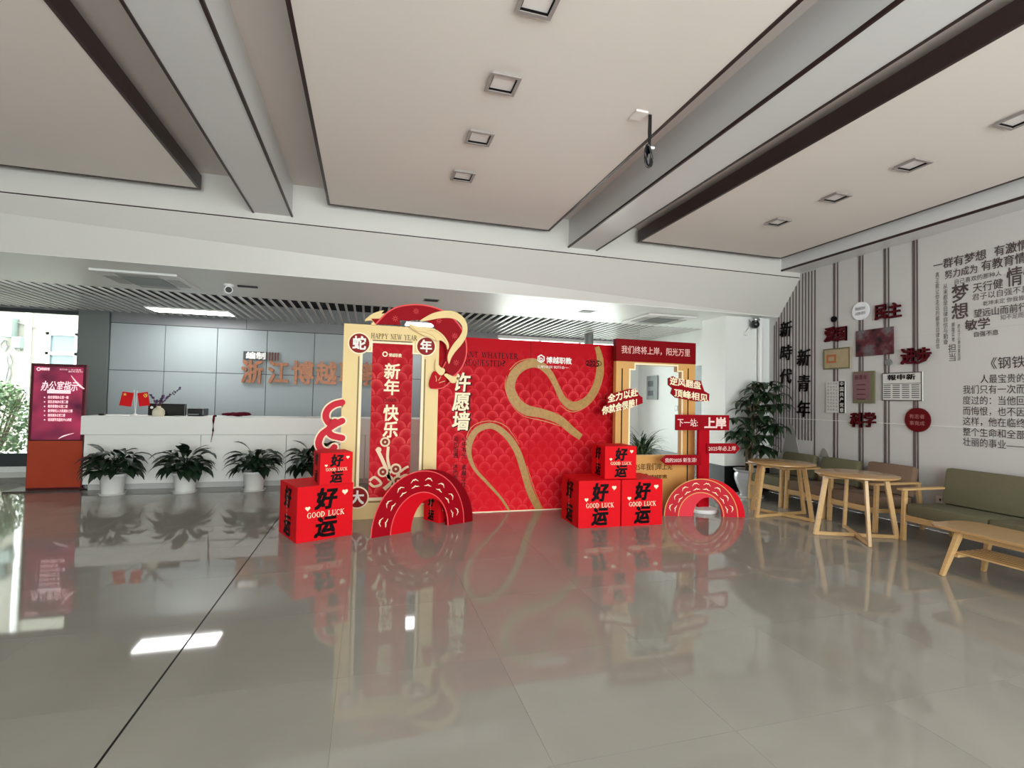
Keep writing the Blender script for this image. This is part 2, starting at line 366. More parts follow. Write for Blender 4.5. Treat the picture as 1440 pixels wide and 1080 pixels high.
# serif capitals: thick stems with feet, thin hairlines
SERIF = {
 'A': (.72, [('d', .08, 0, .36, .7, .05), ('d', .36, .7, .62, 0, .13), ('h', .2, .5, .24), ('f', .08, 0), ('f', .62, 0)]),
 'C': (.68, [('c', .36, .35, .27, .32, 45, 315), ('d', .6, .46, .6, .66, .05)]),
 'D': (.72, [('v', .14, 0, .7), ('c', .14, .35, .46, .33, -90, 90)]),
 'E': (.62, [('v', .14, 0, .7), ('h', .14, .54, .68), ('h', .14, .54, .02), ('h', .14, .42, .36), ('d', .54, .52, .54, .7, .05), ('d', .54, 0, .54, .18, .05)]),
 'G': (.74, [('c', .36, .35, .27, .32, 40, 330), ('d', .6, .48, .6, .66, .05), ('d', .6, .02, .6, .3, .11), ('h', .48, .7, .31)]),
 'H': (.78, [('v', .14, 0, .7), ('v', .62, 0, .7), ('h', .14, .62, .36)]),
 'K': (.74, [('v', .14, 0, .7), ('d', .2, .3, .58, .7, .05), ('d', .3, .4, .64, 0, .13), ('f', .64, 0), ('f', .58, .7)]),
 'L': (.62, [('v', .14, 0, .7), ('h', .14, .56, .02), ('d', .56, 0, .56, .2, .05)]),
 'N': (.78, [('d', .14, 0, .14, .7, .05), ('d', .14, .7, .64, 0, .13), ('d', .64, 0, .64, .7, .05), ('f', .14, 0), ('f', .12, .7), ('f', .64, .7)]),
 'O': (.74, [('c', .37, .35, .28, .32, 0, 360)]),
 'P': (.64, [('v', .14, 0, .7), ('c', .14, .51, .36, .17, -90, 90)]),
 'Q': (.76, [('c', .37, .35, .28, .32, 0, 360), ('d', .36, .06, .62, -.14, .09)]),
 'R': (.72, [('v', .14, 0, .7), ('c', .14, .51, .36, .17, -90, 90), ('d', .3, .34, .62, 0, .12), ('f', .62, 0)]),
 'S': (.58, [('c', .29, .51, .18, .16, 30, 250), ('c', .29, .18, .19, .17, -150, 90)]),
 'T': (.68, [('v', .34, 0, .68), ('h', .06, .62, .68), ('d', .06, .5, .06, .7, .05), ('d', .62, .5, .62, .7, .05)]),
 'U': (.74, [('d', .14, .7, .14, .25, .12), ('c', .37, .27, .23, .25, 180, 360), ('d', .6, .25, .6, .7, .05), ('f', .14, .7), ('f', .6, .7)]),
 'V': (.72, [('d', .1, .7, .36, 0, .13), ('d', .36, 0, .62, .7, .05), ('f', .1, .7), ('f', .62, .7)]),
 'W': (1.0, [('d', .08, .7, .3, 0, .12), ('d', .3, 0, .5, .7, .05), ('d', .5, .7, .7, 0, .12), ('d', .7, 0, .92, .7, .05), ('f', .08, .7), ('f', .92, .7)]),
 'Y': (.7, [('v', .35, 0, .34), ('d', .08, .7, .35, .32, .12), ('d', .35, .32, .62, .7, .05), ('f', .08, .7), ('f', .62, .7)]),
 ' ': (.45, [])}
def serif(mb, pl, body, a0, a1, b, H, c=.004):
    tot = sum(SERIF[ch][0]+.06 for ch in body); k = (a1-a0)/tot; hz = H/.7; x = a0
    def quad(p): mb.add([pl.at(x+u*k, b+(v-.35)*hz, c) for u, v in p], [(0, 1, 2, 3)])
    def seg(u0, v0, u1, v1, w):
        d = Vector((u1-u0, v1-v0)).normalized(); n = Vector((-d.y, d.x))*w/2
        quad([(u0+n.x, v0+n.y), (u0-n.x, v0-n.y), (u1-n.x, v1-n.y), (u1+n.x, v1+n.y)])
    for ch in body:
        for s in SERIF[ch][1]:
            if s[0] == 'v':
                seg(s[1], s[2], s[1], s[3], .14); seg(s[1]-.14, s[2]+.02, s[1]+.14, s[2]+.02, .05)
                if s[3] > .6: seg(s[1]-.14, s[3]-.02, s[1]+.14, s[3]-.02, .05)
            elif s[0] == 'h': seg(s[1], s[3], s[2], s[3], .055)
            elif s[0] == 'd': seg(*s[1:])
            elif s[0] == 'f': seg(s[1]-.12, s[2]+(.02 if s[2] == 0 else -.02), s[1]+.12, s[2]+(.02 if s[2] == 0 else -.02), .045)
            elif s[0] == 'c':
                _, cx, cz, rx, rz, A, B = s; n = 14
                for i in range(n):
                    t0 = math.radians(A+(B-A)*i/n); t1 = math.radians(A+(B-A)*(i+1)/n)
                    w0 = .05+.1*abs(math.cos(t0)); w1 = .05+.1*abs(math.cos(t1))
                    quad([(cx+(rx-w0/2)*math.cos(t0), cz+(rz-.03)*math.sin(t0)), (cx+(rx+w0/2)*math.cos(t0), cz+(rz+.03)*math.sin(t0)),
                          (cx+(rx+w1/2)*math.cos(t1), cz+(rz+.03)*math.sin(t1)), (cx+(rx-w1/2)*math.cos(t1), cz+(rz-.03)*math.sin(t1))])
        x += (SERIF[ch][0]+.06)*k
def serif_px(mb, pl, body, pL, pR, h, c=.004):
    A = pl.px(*pL); B = pl.px(*pR); m = ((pL[0]+pR[0])/2, (pL[1]+pR[1])/2)
    H = pl.px(m[0], m[1]-h/2)[1]-pl.px(m[0], m[1]+h/2)[1]; serif(mb, pl, body, A[0], B[0], (A[1]+B[1])/2, H, c)

exec_parts = None
# ================================================================ ROOM
XW, YB, XR, XL, YF = 6.97, 11.6, 6.74, -9.0, -4.0
# floor of single polished tiles
fl = struct('floor', MB().box(XL, XW, YF, 12.0, -.12, -.006), mat('floor bedding', (96, 90, 80), .6))
obj('joint_strip', MB().box(-1.041, -1.029, YF, 11.9, -.006, -.001), M_ink, fl)
P = .92; xs = [-1.035+P*i for i in range(-9, 9)]; ys = [2.04+P*i for i in range(-2, 11)]
tile_cache = {}
for x in xs:
    for y in ys:
        x0, x1, y0, y1 = max(x, XL), min(x+P, XW), y, min(y+P, 11.99)
        if x1-x0 < .05 or y1-y0 < .05: continue
        gl_, gr_ = (.006 if abs(x+1.035) < .01 else .0006), (.006 if abs(x+P+1.035) < .01 else .0006)
        key = (round(x1-x0, 3), round(y1-y0, 3), gl_, gr_)
        if key not in tile_cache:
            tile_cache[key] = MB().box(gl_, x1-x0-gr_, .0008, y1-y0-.0008, -.006, 0).mesh('floor_tile', M_floor)
        t = bpy.data.objects.new('floor_tile', tile_cache[key]); C.objects.link(t); t.location = (x0, y0, 0); t.parent = fl
st = obj('tile_field', MB().box(XL, XW, YF, ys[0]-.001, -.006, 0), M_floor, fl)

# ceiling shell
ZC, ZS, YBM = 4.2, 3.11, 6.78
ce = struct('ceiling', MB().box(XL, XW, YF, YBM, ZC, ZC+.15), M_ceil)
# cross beam: upright upper face, dark groove, raked lower face, flat soffit
struct('trim_1', MB().box(XL, XW, YBM, YBM+.15, 3.715, ZC), M_gwhite)
struct('trim_2', MB().box(XL, XW, YBM+.008, YBM+.15, 3.698, 3.716), M_brown)
b = MB(); yl, yr = 6.97, 7.24
b.add([(XL, YBM, 3.7), (XW, YBM, 3.7), (XW, yr, ZS), (XL, yl, ZS), (XL, YBM+.25, 3.7), (XW, YBM+.25, 3.7), (XW, yr+.2, ZS+.06), (XL, yl+.2, ZS+.06)],
      [(0, 3, 2, 1), (4, 5, 6, 7), (0, 1, 5, 4), (2, 3, 7, 6), (1, 2, 6, 5), (0, 4, 7, 3)])
struct('trim_3', b, M_gwhite)
b = MB(); b.add([(XL, yl, ZS), (XW+.2, yr, ZS), (XW+.2, 9.0, ZS), (XL, 8.85, ZS), (XL, yl, ZS+.1), (XW+.2, yr, ZS+.1), (XW+.2, 9.0, ZS+.1), (XL, 8.85, ZS+.1)],
      [(0, 3, 2, 1), (4, 5, 6, 7), (0, 1, 5, 4), (2, 3, 7, 6), (1, 2, 6, 5), (0, 4, 7, 3)])
soff = struct('ceiling', b, mat('soffit paint', (232, 235, 230), .45, noise=.02, scale=2))
# slatted ceiling
sl = struct('ceiling', MB().box(XL, XR, 8.8, YB+.4, 3.42, 3.5), M_dark)
sm = MB().box(-.019, .019, 8.86, YB, ZS, ZS+.022).mesh('slat', M_slat)
n = int((XR-XL)/.148)
for i in range(n):
    o = bpy.data.objects.new('slat', sm); C.objects.link(o); o.location = (XR-.05-i*.148, 0, 0); o.parent = sl
for nm, x0, x1 in (('trim_4', XL, XR),):
    struct(nm, MB().box(x0, x1, YB-.02, YB+.1, ZS-.02, ZS+.4), M_greyband)
# two lengthwise beams with dark edge strips
for i, (x0, x1) in enumerate(((-1.43, -.965), (2.745, 3.215))):
    bo = struct('trim_%d' % (5+i), MB().box(x0+.012, x1-.012, YF, YBM, 3.79, ZC), M_beam)
    for xa, xb in ((x0, x0+.022), (x1-.022, x1)):
        obj('edge_strip', MB().box(xa, xb, YF, YBM, 3.782, 3.806), M_brown, bo)
# soffit along the right wall
so = struct('trim_7', MB().box(6.58, XW, YF, YBM, 3.79, ZC), M_beam)
obj('edge_strip', MB().box(6.572, 6.594, YF, YBM, 3.782, 3.81), M_brown, so)
# hanging ceiling panels with dark brown fascias
for i, (x0, x1) in enumerate(((-6.6, -1.956), (-.55, 2.41), (3.82, 6.44))):
    y1 = 6.65
    pn = struct('trim_%d' % (8+i), MB().box(x0+.03, x1-.03, YF+.4, y1-.03, 3.952, 4.1), M_panel)
    for q in ((x0, x0+.03, YF+.4, y1), (x1-.03, x1, YF+.4, y1), (x0+.03, x1-.03, y1-.03, y1)):
        obj('fascia', MB().box(*q, 3.945, 4.115), M_brown, pn)
    obj('hanger', MB().box(x0+.3, x1-.3, YF+.6, y1-.5, 4.1, ZC), M_ceil, pn)

# reception wall with metal panels
XE = 2.95
wb = struct('wall_back', MB().box(-5.4, XE, YB+.02, YB+.25, 0, 3.4), M_joint)
pw = .935; x = -4.875
cols = []
while x < XE-.05: cols.append((x, min(x+pw, XE))); x += pw
for x0, x1 in cols:
    for z0, z1 in ((.1, 1.04), (1.04, 1.972), (1.972, 2.9)):
        obj('wall_panel', MB().box(x0+.006, x1-.006, YB, YB+.03, z0+.006, z1-.006), M_grey, wb)
x = -4.875; k = 0
while x < XE:
    x1 = min(x+(2.4 if k == 0 else 2.805), XE); obj('wall_panel', MB().box(x+.006, x1-.006, YB-.004, YB+.03, 2.906, ZS-.02), M_greyband, wb); x = x1; k += 1
struct('trim_11', MB().box(-5.385, -4.885, YB-.05, YB+.3, 0, ZS), M_pil)
struct('wall_back_plain', MB().box(6.2, XR+.2, YB+.02, YB+.2, 0, 3.5), M_white)
struct('wall_back_head', MB().box(XE, 6.2, YB+.02, YB+.2, 3.02, 3.5), M_white)
struct('baseboard_back', MB().box(6.2, XR, YB, YB+.02, 0, .43), M_black)
w = struct('window_4', MB().box(XE, 6.2, YB+.1, YB+.18, 0, .1), M_frameal)
for x in (XE, XE+1.07, XE+2.13, 6.14): obj('mullion', MB().box(x, x+.06, YB+.1, YB+.18, .1, 3.02), M_whpl, w)
for k in range(3): obj('pane', MB().box(XE+.06+k*1.07, XE+1.06+k*1.07, YB+.135, YB+.145, .1, 3.02), M_glass, w)
# right: corridor wall, column, printed wall
struct('wall_right_rear', MB().box(XR, XR+.2, 8.1, YB+.2, 0, 3.5), M_white)
struct('baseboard_right_rear', MB().box(XR-.02, XR, 8.1, YB, 0, .43), M_black)
struct('wall_column', MB().box(6.03, XW+.1, 7.45, 8.1, 0, ZS), M_white)
struct('baseboard_column', MB().box(6.012, XW, 7.432, 8.118, 0, .47), M_black)
dr = struct('door_1', MB().box(XR-.03, XR, 8.3, 9.3, .43, 2.35), mat('dull grey door', (96, 104, 104), .4))
obj('door_frame', MB().box(XR-.05, XR, 8.2, 9.4, 2.35, 2.47), M_white, dr)
wr = struct('wall_right', MB().box(XW, XW+.2, YF, 7.45, 0, ZC), M_wallart)
struct('wall_left', MB().box(XL-.2, XL, YF, 12.4, 0, ZC), M_white)
struct('wall_front_head', MB().box(XL, XW+.2, YF-.2, YF, 3.55, ZC), M_white)
struct('wall_front_unseen', MB().box(XL, -2.5, YF-.2, YF, 0, ZC), M_white)  # unseen; narrows the daylight opening on the left
struct('wall_front_right_unseen', MB().box(5.5, XW+.2, YF-.2, YF, 0, ZC), M_white)  # unseen; solid wall added to dim the right side of the room
# unseen entrance behind the camera, its width set to steer the daylight
w = struct('window_3', MB().box(-2.5, 5.5, YF-.12, YF-.04, 0, .1), M_frameal)
for k in range(6): obj('mullion', MB().box(-2.5+k*1.588, -2.44+k*1.588, YF-.1, YF-.04, .1, 3.55), M_frameal, w)
# rear window
w = struct('window_1', MB().box(XL, -5.38, YB+.1, YB+.22, .1, .34), M_frameal)
obj('sill', MB().box(XL, -5.38, YB+.05, YB+.3, 0, .1), M_white, w)
obj('window_frame', MB().box(XL, -5.38, YB+.12, YB+.2, 3.02, 3.1), M_frameal, w)
obj('mullion', MB().box(-7.3, -7.24, YB+.12, YB+.2, .34, 3.02), M_frameal, w)
obj('pane', MB().box(-7.24, -5.39, YB+.15, YB+.162, .34, 3.02), M_glass, w)
obj('pane', MB().box(XL, -7.3, YB+.15, YB+.162, .34, 3.02), M_glass, w)

# ================================================================ PRINTED RIGHT WALL
WP = Plane((XW, 0, 0), (0, -1, 0))
def wtop(y): return 3.79 if y < YBM else 3.7-(y-YBM)*(.59/.46)
for u in (1089, 1092, 1095.4, 1099, 1103, 1107, 1111, 1115.2, 1119.5, 1124, 1128.6, 1133, 1137.3, 1141.7, 1146.2):
    a = WP.px(u, 500)[0]; z0 = .98 if 1100 < u < 1142 else .72
    obj('stripe', MB().prism(WP, [rect(a-.009, a+.009, z0, wtop(-a)-.02)], 0, .008), M_stripe, wr)
for ua, ub in ((1173.5, 1178.2), (1209.3, 1213.7), (1245, 1250.2), (1285.8, 1290.6)):
    for u, wd in ((ua, .016), (ub, .008)):
        a = WP.px(u, 500)[0]; obj('stripe', MB().prism(WP, [rect(a-wd, a+wd, .5, 3.79)], 0, .008), M_stripe, wr)
a0 = WP.px(1095, 579.5); a1 = WP.px(1440, 583)
obj('seam', MB().prism(WP, [rect(a0[0], a1[0]+1, 1.325, 1.333)], .0, .009), mat('seam light', (222, 220, 216), .5), wr)
obj('seam', MB().prism(WP, [rect(a0[0], a1[0]+1, 2.50, 2.505)], .0, .003), mat('seam shade', (186, 182, 182), .5), wr)
mo = MB()
for (pk, l, r) in (((1113, 596), 1101, 1124), ((1159, 630), 1152.5, 1167)):
    p = WP.px(*pk); q = WP.px(l, 640)[0]; s_ = WP.px(r, 640)[0]; zb = .74
    prof = [(q, zb), (s_, zb)]; n = 10
    for i in range(1, n): t = i/n; prof.append((s_+(p[0]-s_)*t, zb+(p[1]-zb)*math.sin(t*math.pi/2)**1.1))
    prof.append(p)
    for i in range(1, n): t = 1-i/n; prof.append((q+(p[0]-q)*t, zb+(p[1]-zb)*math.sin(t*math.pi/2)**1.1))
    mo.prism(WP, [prof], 0, .010)
obj('printed_mountains', mo, M_mount, wr)
# paragraph lettering printed on the wall
t = MB()
for body, pL, pR, h, bd in (
    ('一群有梦想', (1312.5, 373.5), (1388, 358.5), 14, .015), ('有激情的', (1398, 354), (1466, 339), 15, .015),
    ('努力成为', (1328.6, 387), (1376, 377.5), 12, .005), ('有教育情怀', (1380, 375.3), (1462, 357), 15, .015),
    ('自己喜欢的那种人', (1341.5, 396.5), (1409, 384.5), 7.5, 0), ('天行健', (1368, 405), (1411.5, 399), 13.5, .005),
    ('君子以自强不息', (1367, 419), (1449, 405), 10, 0), ('乾坤未定 你我皆', (1382.4, 426.3), (1447, 418.5), 7, 0),
    ('望远山而前行', (1369.8, 441.2), (1446, 431.5), 12, .005), ('知不足而奋', (1407, 446.8), (1449, 441.5), 7.5, 0),
    ('敏学', (1357.2, 457.6), (1393.4, 454.5), 15, .02), ('自强不息', (1369, 470.3), (1405, 467.5), 7.5, .005),
    ('梦', (1338, 413.5), (1363, 411.5), 25, .02), ('想', (1338, 438.5), (1363, 437), 22.5, .02), ('情怀', (1415.5, 390.5), (1464, 383), 27, .015)):
    line_px(t, WP, body, pL, pR, h, bd)
    obj('lettering', t, M_txt, wr); t = MB()
for body, pT, pB, wd in (('真正能让你走远的都是自律自信', (1318.7, 383), (1318.7, 491), 6), ('从来都是自律自信与勤奋', (1330, 399), (1330, 485), 7),
                         ('担当', (1339.4, 484), (1339.4, 509), 12), ('脚踏实地', (1340.7, 453.5), (1340.7, 481), 4.5), ('愿以寸心寄华夏且将', (1349, 456), (1349, 508), 4.5)):
    column_px(t, WP, body, pT, pB, wd); obj('lettering', t, M_txt, wr); t = MB()
t = MB()
line_px(t, WP, '《钢铁是', (1384, 512.3), (1465, 507), 17); obj('lettering', t, M_txt2, wr); t = MB()
for body, y0, y1, u0 in (('人最宝贵的', 533, 532, 1378.5), ('我们只有一次而', 548, 547.3, 1354), ('度过的：当他回', 563.2, 563.5, 1354), ('而悔恨，也不因', 578, 579.5, 1354),
                         ('这样，他在临终', 592.5, 595, 1354), ('整个生命和全部', 607, 611.5, 1354), ('壮丽的事业——', 620.6, 627.8, 1354)):
    line_px(t, WP, body, (u0, y0), (1443, y1), 12.5); obj('lettering', t, M_txt2, wr); t = MB()
for body, pT, pB, wd in (('新時代', (1105.5, 453), (1105.5, 552), 17), ('新青年', (1130.5, 492), (1130.5, 600), 19)):
    for i, ch in enumerate(body):
        n = 3; f0 = pT[1]+(pB[1]-pT[1])*i/n; f1 = f0+(pB[1]-pT[1])/n*.68
        g = MB(); column_px(g, WP, ch, (pT[0], f0), (pT[0], f1), wd, .014, .012, .012, .12)
        obj('wall_character', g, M_ink, None, '%s black brush character %s of the %s column on the striped wall' % (('top', 'middle', 'bottom')[i], ch, 'left' if wd == 17 else 'right'), 'wall letter', 'black brush characters on the stripes')
for word, pL, pR, h, wh in (('爱国', (1161.5, 471.3), (1193.5, 469), 20, 'above the tan print'), ('民主', (1231.8, 440), (1270, 435.8), 21, 'beside the white disc, highest of the four'),
                        ('进步', (1269, 502), (1312, 500), 22, 'above the newspaper print'), ('科学', (1198, 591), (1234, 591), 20, 'under the purple pamphlet, lowest of the four')):
    for i, ch in enumerate(word):
        f = lambda t_: (pL[0]+(pR[0]-pL[0])*t_, pL[1]+(pR[1]-pL[1])*t_)
        g = MB(); line_px(g, WP, ch, f(i/2), f((i+1)/2), h, .032, .012, .03)
        obj('wall_character', g, M_wred, None, '%s crimson raised character %s of the wall word %s' % (('left', 'right')[i], ch, wh), 'wall letter', 'raised crimson words on the printed wall')
def disc(u, v, r_px, mt, label, name='wall_disc', lines=(), mtx=None):
    c_ = WP.px(u, v); rr = (WP.px(u, v-r_px)[1]-WP.px(u, v+r_px)[1])/2
    o = obj(name, MB().prism(WP, [circ(*c_, rr, 36)], .008, .03), mt, None, label, 'wall disc')
    if lines:
        for k, s_ in enumerate(lines):
            g = MB(); line_at(g, WP, s_, c_[0]-rr*.62, c_[0]+rr*.62, c_[1]+(.28-.56*k)*rr, rr*.36, c=.033); obj('lettering', g, mtx, o)
disc(1174, 449, 4.2, M_ink, 'small black disc on a stripe above the word 爱国')
disc(1251, 509.5, 4.6, M_gypl, 'small grey disc on a stripe below the dark red picture')
disc(1212, 437.5, 12.5, mat('white disc', (232, 232, 236), .5), 'large white disc with two lines of small writing', lines=('青春由磨砺而出彩', '人生因奋斗而升华'), mtx=M_txt)
disc(1292, 590.5, 17, mat('crimson disc', (96, 16, 22), .45), 'large dark red disc with two lines of writing under the newspaper', lines=('有志者', '事竟成'), mtx=mat('dull rose print', (176, 120, 116), .5))
def pic(u0, v0, v1, u1, mt, label, cat='wall print'):
    A = WP.px(u0, v0); B = WP.px(u0, v1); D = WP.px(u1, (v0+v1)/2)
    return obj('wall_print', MB().prism(WP, [rect(A[0], D[0], B[1], A[1])], .008, .03), mt, None, label, cat), (A[0], D[0], B[1], A[1])
o, r = pic(1205.5, 466, 502, 1257.8, M_dkpic, 'dark red and grey landscape photo print below the large white disc')
o, r = pic(1160, 491.5, 520, 1197.3, M_tanpic, 'tan paper print with orange stamp below the word 爱国')
obj('stamp', MB().prism(WP, [rect(r[0]+.12*(r[1]-r[0]), r[0]+.5*(r[1]-r[0]), r[2]+.3*(r[3]-r[2]), r[2]+.7*(r[3]-r[2])), rect(r[0]+.2*(r[1]-r[0]), r[0]+.42*(r[1]-r[0]), r[2]+.4*(r[3]-r[2]), r[2]+.6*(r[3]-r[2]))], .03, .032), mat('orange stamp', (170, 100, 60), .6), o)
obj('border', MB().prism(WP, [rect(*r), rect(r[0]+.02, r[1]-.02, r[2]+.02, r[3]-.02)], .03, .033), M_olpic, o)
o, r = pic(1201.5, 523, 567, 1231.5, M_olpic, 'purple pamphlet print with olive edge above the word 科学')
obj('cover', MB().prism(WP, [rect(r[0]+.01, r[0]+.8*(r[1]-r[0]), r[2]+.05, r[3]-.02)], .03, .033), M_purpic, o)
g = MB(); line_at(g, WP, '新青年', r[0]+.1*(r[1]-r[0]), r[0]+.7*(r[1]-r[0]), r[3]-.09, .07, c=.035); obj('lettering', g, M_dink, o); g = MB()
for k in range(4): g.prism(WP, [rect(r[0]+.2*(r[1]-r[0]), r[0]+.6*(r[1]-r[0]), r[3]-.2-.07*k, r[3]-.19-.07*k)], .033, .036)
obj('printed_line', g, M_dink, o, kind='stuff')
o, r = pic(1164, 537, 580, 1190, M_paper, 'narrow manuscript print with a black title strip on its right')
obj('title_strip', MB().prism(WP, [rect(r[0]+.7*(r[1]-r[0]), r[1], r[2], r[3])], .03, .033), M_ink, o)
g = MB(); H = r[3]-r[2]
for k, ch in enumerate('中国共产党章'):
    line_at(g, WP, ch, r[0]+.74*(r[1]-r[0]), r[1]-.01, r[3]-H*(k+.5)/6, H/7.5, c=.035)
obj('lettering', g, M_wht, o)
g = MB()
for k in range(4):
    for q in range(9): line_at(g, WP, random.choice('山水行书明月光天下之民学'), r[0]+(.06+.15*k)*(r[1]-r[0]), r[0]+(.18+.15*k)*(r[1]-r[0]), r[3]-H*(q+.6)/9.5, H/14, c=.033)
obj('lettering', g, M_txt, o)
o, r = pic(1242.5, 525, 563.5, 1299, M_paper, 'white newspaper print with a black headline between the two pairs of stripes')
g = MB(); Wd = r[1]-r[0]; H = r[3]-r[2]
line_at(g, WP, '報申新', r[0]+.14*Wd, r[0]+.86*Wd, r[3]-.17*H, .2*H, bold=.03, c=.034)
for k in range(4):
    for q in range(7):
        g.prism(WP, [rect(r[0]+(.05+.235*k)*Wd, r[0]+(.23+.235*k)*Wd, r[3]-H*(.46+.073*q), r[3]-H*(.435+.073*q))], .031, .034)
g.prism(WP, [rect(r[0]+.03*Wd, r[1]-.03*Wd, r[3]-.4*H, r[3]-.385*H)], .031, .034)
obj('lettering', g, M_ink, o)
obj('border', MB().prism(WP, [rect(*r), rect(r[0]+.012, r[1]-.012, r[2]+.012, r[3]-.012)], .03, .033), M_txt, o)

# ================================================================ RECEPTION WALL SIGN
RP = YP(YB)
for ch, u0, u1, wh in (('浙', 339.5, 371, 'first'), ('江', 377, 407, 'second'), ('博', 410, 442, 'third'), ('越', 444, 474, 'fourth'), ('职', 477, 505, 'fifth, behind the yellow frame'), ('教', 508, 536, 'sixth, behind the red banner')):
    g = MB(); v = 523.5+(u0-340)*.02
    line_px(g, RP, ch, (u0, v), (u1, v), 31, .035, .01, .05)
    obj('wall_character', g, M_copper, None, 'copper coloured raised character %s on grey reception wall, %s' % (ch, wh), 'wall letter', 'copper characters over the reception desk')
sg = thing('sign_plaque', 'small dark plaque reading 编制 with four upright bars above the copper characters', 'sign', (-2.3, YB-.03, 2.3))
a0 = RP.px(343, 494); a1 = RP.px(376, 507)
obj('plate', MB().prism(RP, [rect(a0[0], a1[0], a1[1], a0[1])], .005, .05), mat('dark grey plate', (62, 64, 66), .4), sg)
g = MB(); line_at(g, RP, '编制', a0[0]+.05, a1[0]-.02, (a0[1]+a1[1])/2, (a0[1]-a1[1])*.8, bold=.04, c=.054); obj('lettering', g, M_wht, sg)
for u in (379.5, 383.5, 387.5, 391.5):
    a = RP.px(u, 500)[0]; obj('bar', MB().prism(RP, [rect(a-.013, a+.013, a1[1], a0[1])], .005, .05), M_dcopper, sg)

# ================================================================ RECEPTION DESK
dk = thing('reception_desk', 'long white reception desk with overhanging top in front of grey panel wall', 'desk', (-1.3, 9.7, 0))
DX0, DX1, DY = -4.26, 1.35, 9.36
obj('countertop', MB().box(DX0, DX1, DY-.02, DY+.72, .87, 1.16), M_desk, dk, bevel=.008)
xx = [DX0+.03, -2.62, -1.32, -.02, DX1-.03]
for a, b_ in zip(xx, xx[1:]): obj('front_panel', MB().box(a+.004, b_-.004, DY+.03, DY+.09, .09, .865), M_desk, dk)
obj('carcass', MB().box(DX0+.04, DX1-.04, DY+.091, DY+.68, .02, .868), mat('counter joint', (120, 120, 118), .6), dk)
obj('plinth', MB().box(DX0+.1, DX1-.1, DY+.05, DY+.0905, 0, .085), mat('white plinth', (196, 196, 192), .4), dk)
# things on the desk
FX, VX = YP(9.55).px(190, 580)[0], YP(9.5).px(223, 580)[0]
fg = thing('desk_flags', 'pair of small red desk flags on a white stand', 'flags', (FX, 9.55, 1.16))
FP = YP(9.55)
b = MB(); b.lathe([(.07, 0), (.07, .012), (.02, .03), (.008, .05), (0, .055)], 16, (FX, 9.55, 1.16)); obj('base', b, M_whpl, fg)
def mpx(pl, *q): return [pl.px(*p) for p in q]
for pole, quad, nm in (([(190, 580), (188.5, 548)], [(172.5, 550.5), (188.5, 552.5), (184.5, 572), (167.5, 570)], 'star'), ([(191, 580), (193, 549)], [(193, 553), (208, 551), (211, 570), (196, 571.5)], 'sickle')):
    A, B = mpx(FP, *pole); fo = obj('flag', MB().prism(FP, [mpx(FP, *quad)[::-1]], 0, .006), M_flag, fg)
    obj('pole', MB().tube([(FX, 9.56, 1.18), FP.at(*B, -.006)], .004, 6), M_whpl, fg)
    if nm == 'star':
        c_ = FP.px(176, 554.5); pts = [(c_[0]+(.03 if k % 2 == 0 else .012)*math.sin(k*math.pi/5), c_[1]+(.03 if k % 2 == 0 else .012)*math.cos(k*math.pi/5)) for k in range(10)]
        obj('star', MB().prism(FP, [pts], .006, .009), M_yel, fo)
    else:
        g = MB(); ribbon(g, FP, [(202, 555), (204.5, 558.5), (207, 556), (205.5, 553.5)], .012, .006, .009); ribbon(g, FP, [(203.5, 553.5), (207, 558)], .01, .006, .009); obj('emblem', g, M_yel, fo)
vs = thing('flower_vase', 'cream vase holding sprigs of purple blossom on the desk', 'vase', (VX, 9.5, 1.16))
b = MB(); b.smooth = True; b.lathe([(0, 0), (.07, 0), (.088, .03), (.085, .09), (.055, .13), (.03, .145), (.03, .165), (.024, .165), (.02, .14), (0, .14)], 20, (VX, 9.5, 1.16)); obj('vase_body', b, M_vase, vs)
for dx, dz, ln in ((-.13, .19, 1), (.02, .12, .8), (.30, .3, 1), (.16, .2, 1), (.06, .17, 1), (-.05, .1, .8)):
    p0 = Vector((VX, 9.5, 1.31)); p1 = p0+Vector((dx*.5, 0, dz*.6)); p2 = p0+Vector((dx, random.uniform(-.05, .05), dz*1.1)); s_ = obj('sprig', MB().tube([p0, p1, p2], .003, 5), M_stem, vs)
    b = MB()
    for k in range(16):
        q = p1.lerp(p2, k/15) if k > 3 else p0.lerp(p1, .6+.1*k); b.sphere(q+Vector((random.uniform(-.018, .018), random.uniform(-.02, .02), random.uniform(-.012, .012))), .012, 6)
    obj('blossom', b, M_purple, s_)
MX = YP(9.7).px(236, 584)[0]
mn = thing('monitor', 'black monitor seen from behind on the desk beside the vase', 'monitor', (MX, 9.7, 1.16))
a = YP(9.7); q0 = a.px(209, 584); q1 = a.px(262, 568)
obj('screen_back', MB().box(q0[0], q1[0], 9.66, 9.73, 1.165, q1[1]), M_blackpl, mn, bevel=.01)
obj('stand', MB().box(MX-.08, MX+.08, 9.69, 9.78, 1.16, 1.2), M_blackpl, mn)
obj('sticker', MB().prism(YP(9.66), [circ(YP(9.66).px(213.5, 573)[0], YP(9.66).px(213.5, 573)[1], .022, 16)], 0, .002), M_whpl, mn)
pr = thing('printer', 'low black desktop printer right of the monitor', 'printer', (MX+.6, 9.8, 1.16))
q0 = a.px(262, 584); q1 = a.px(286, 574.5)
obj('printer_body', MB().box(q0[0]+.02, q1[0]+.02, 9.66, 9.94, 1.16, q1[1]), M_blackpl, pr, bevel=.02)
obj('paper_tray', MB().box(q0[0]+.05, q1[0]-.05, 9.6, 9.66, 1.18, 1.2), M_gypl, pr)
cl = MB(); cl.smooth = True
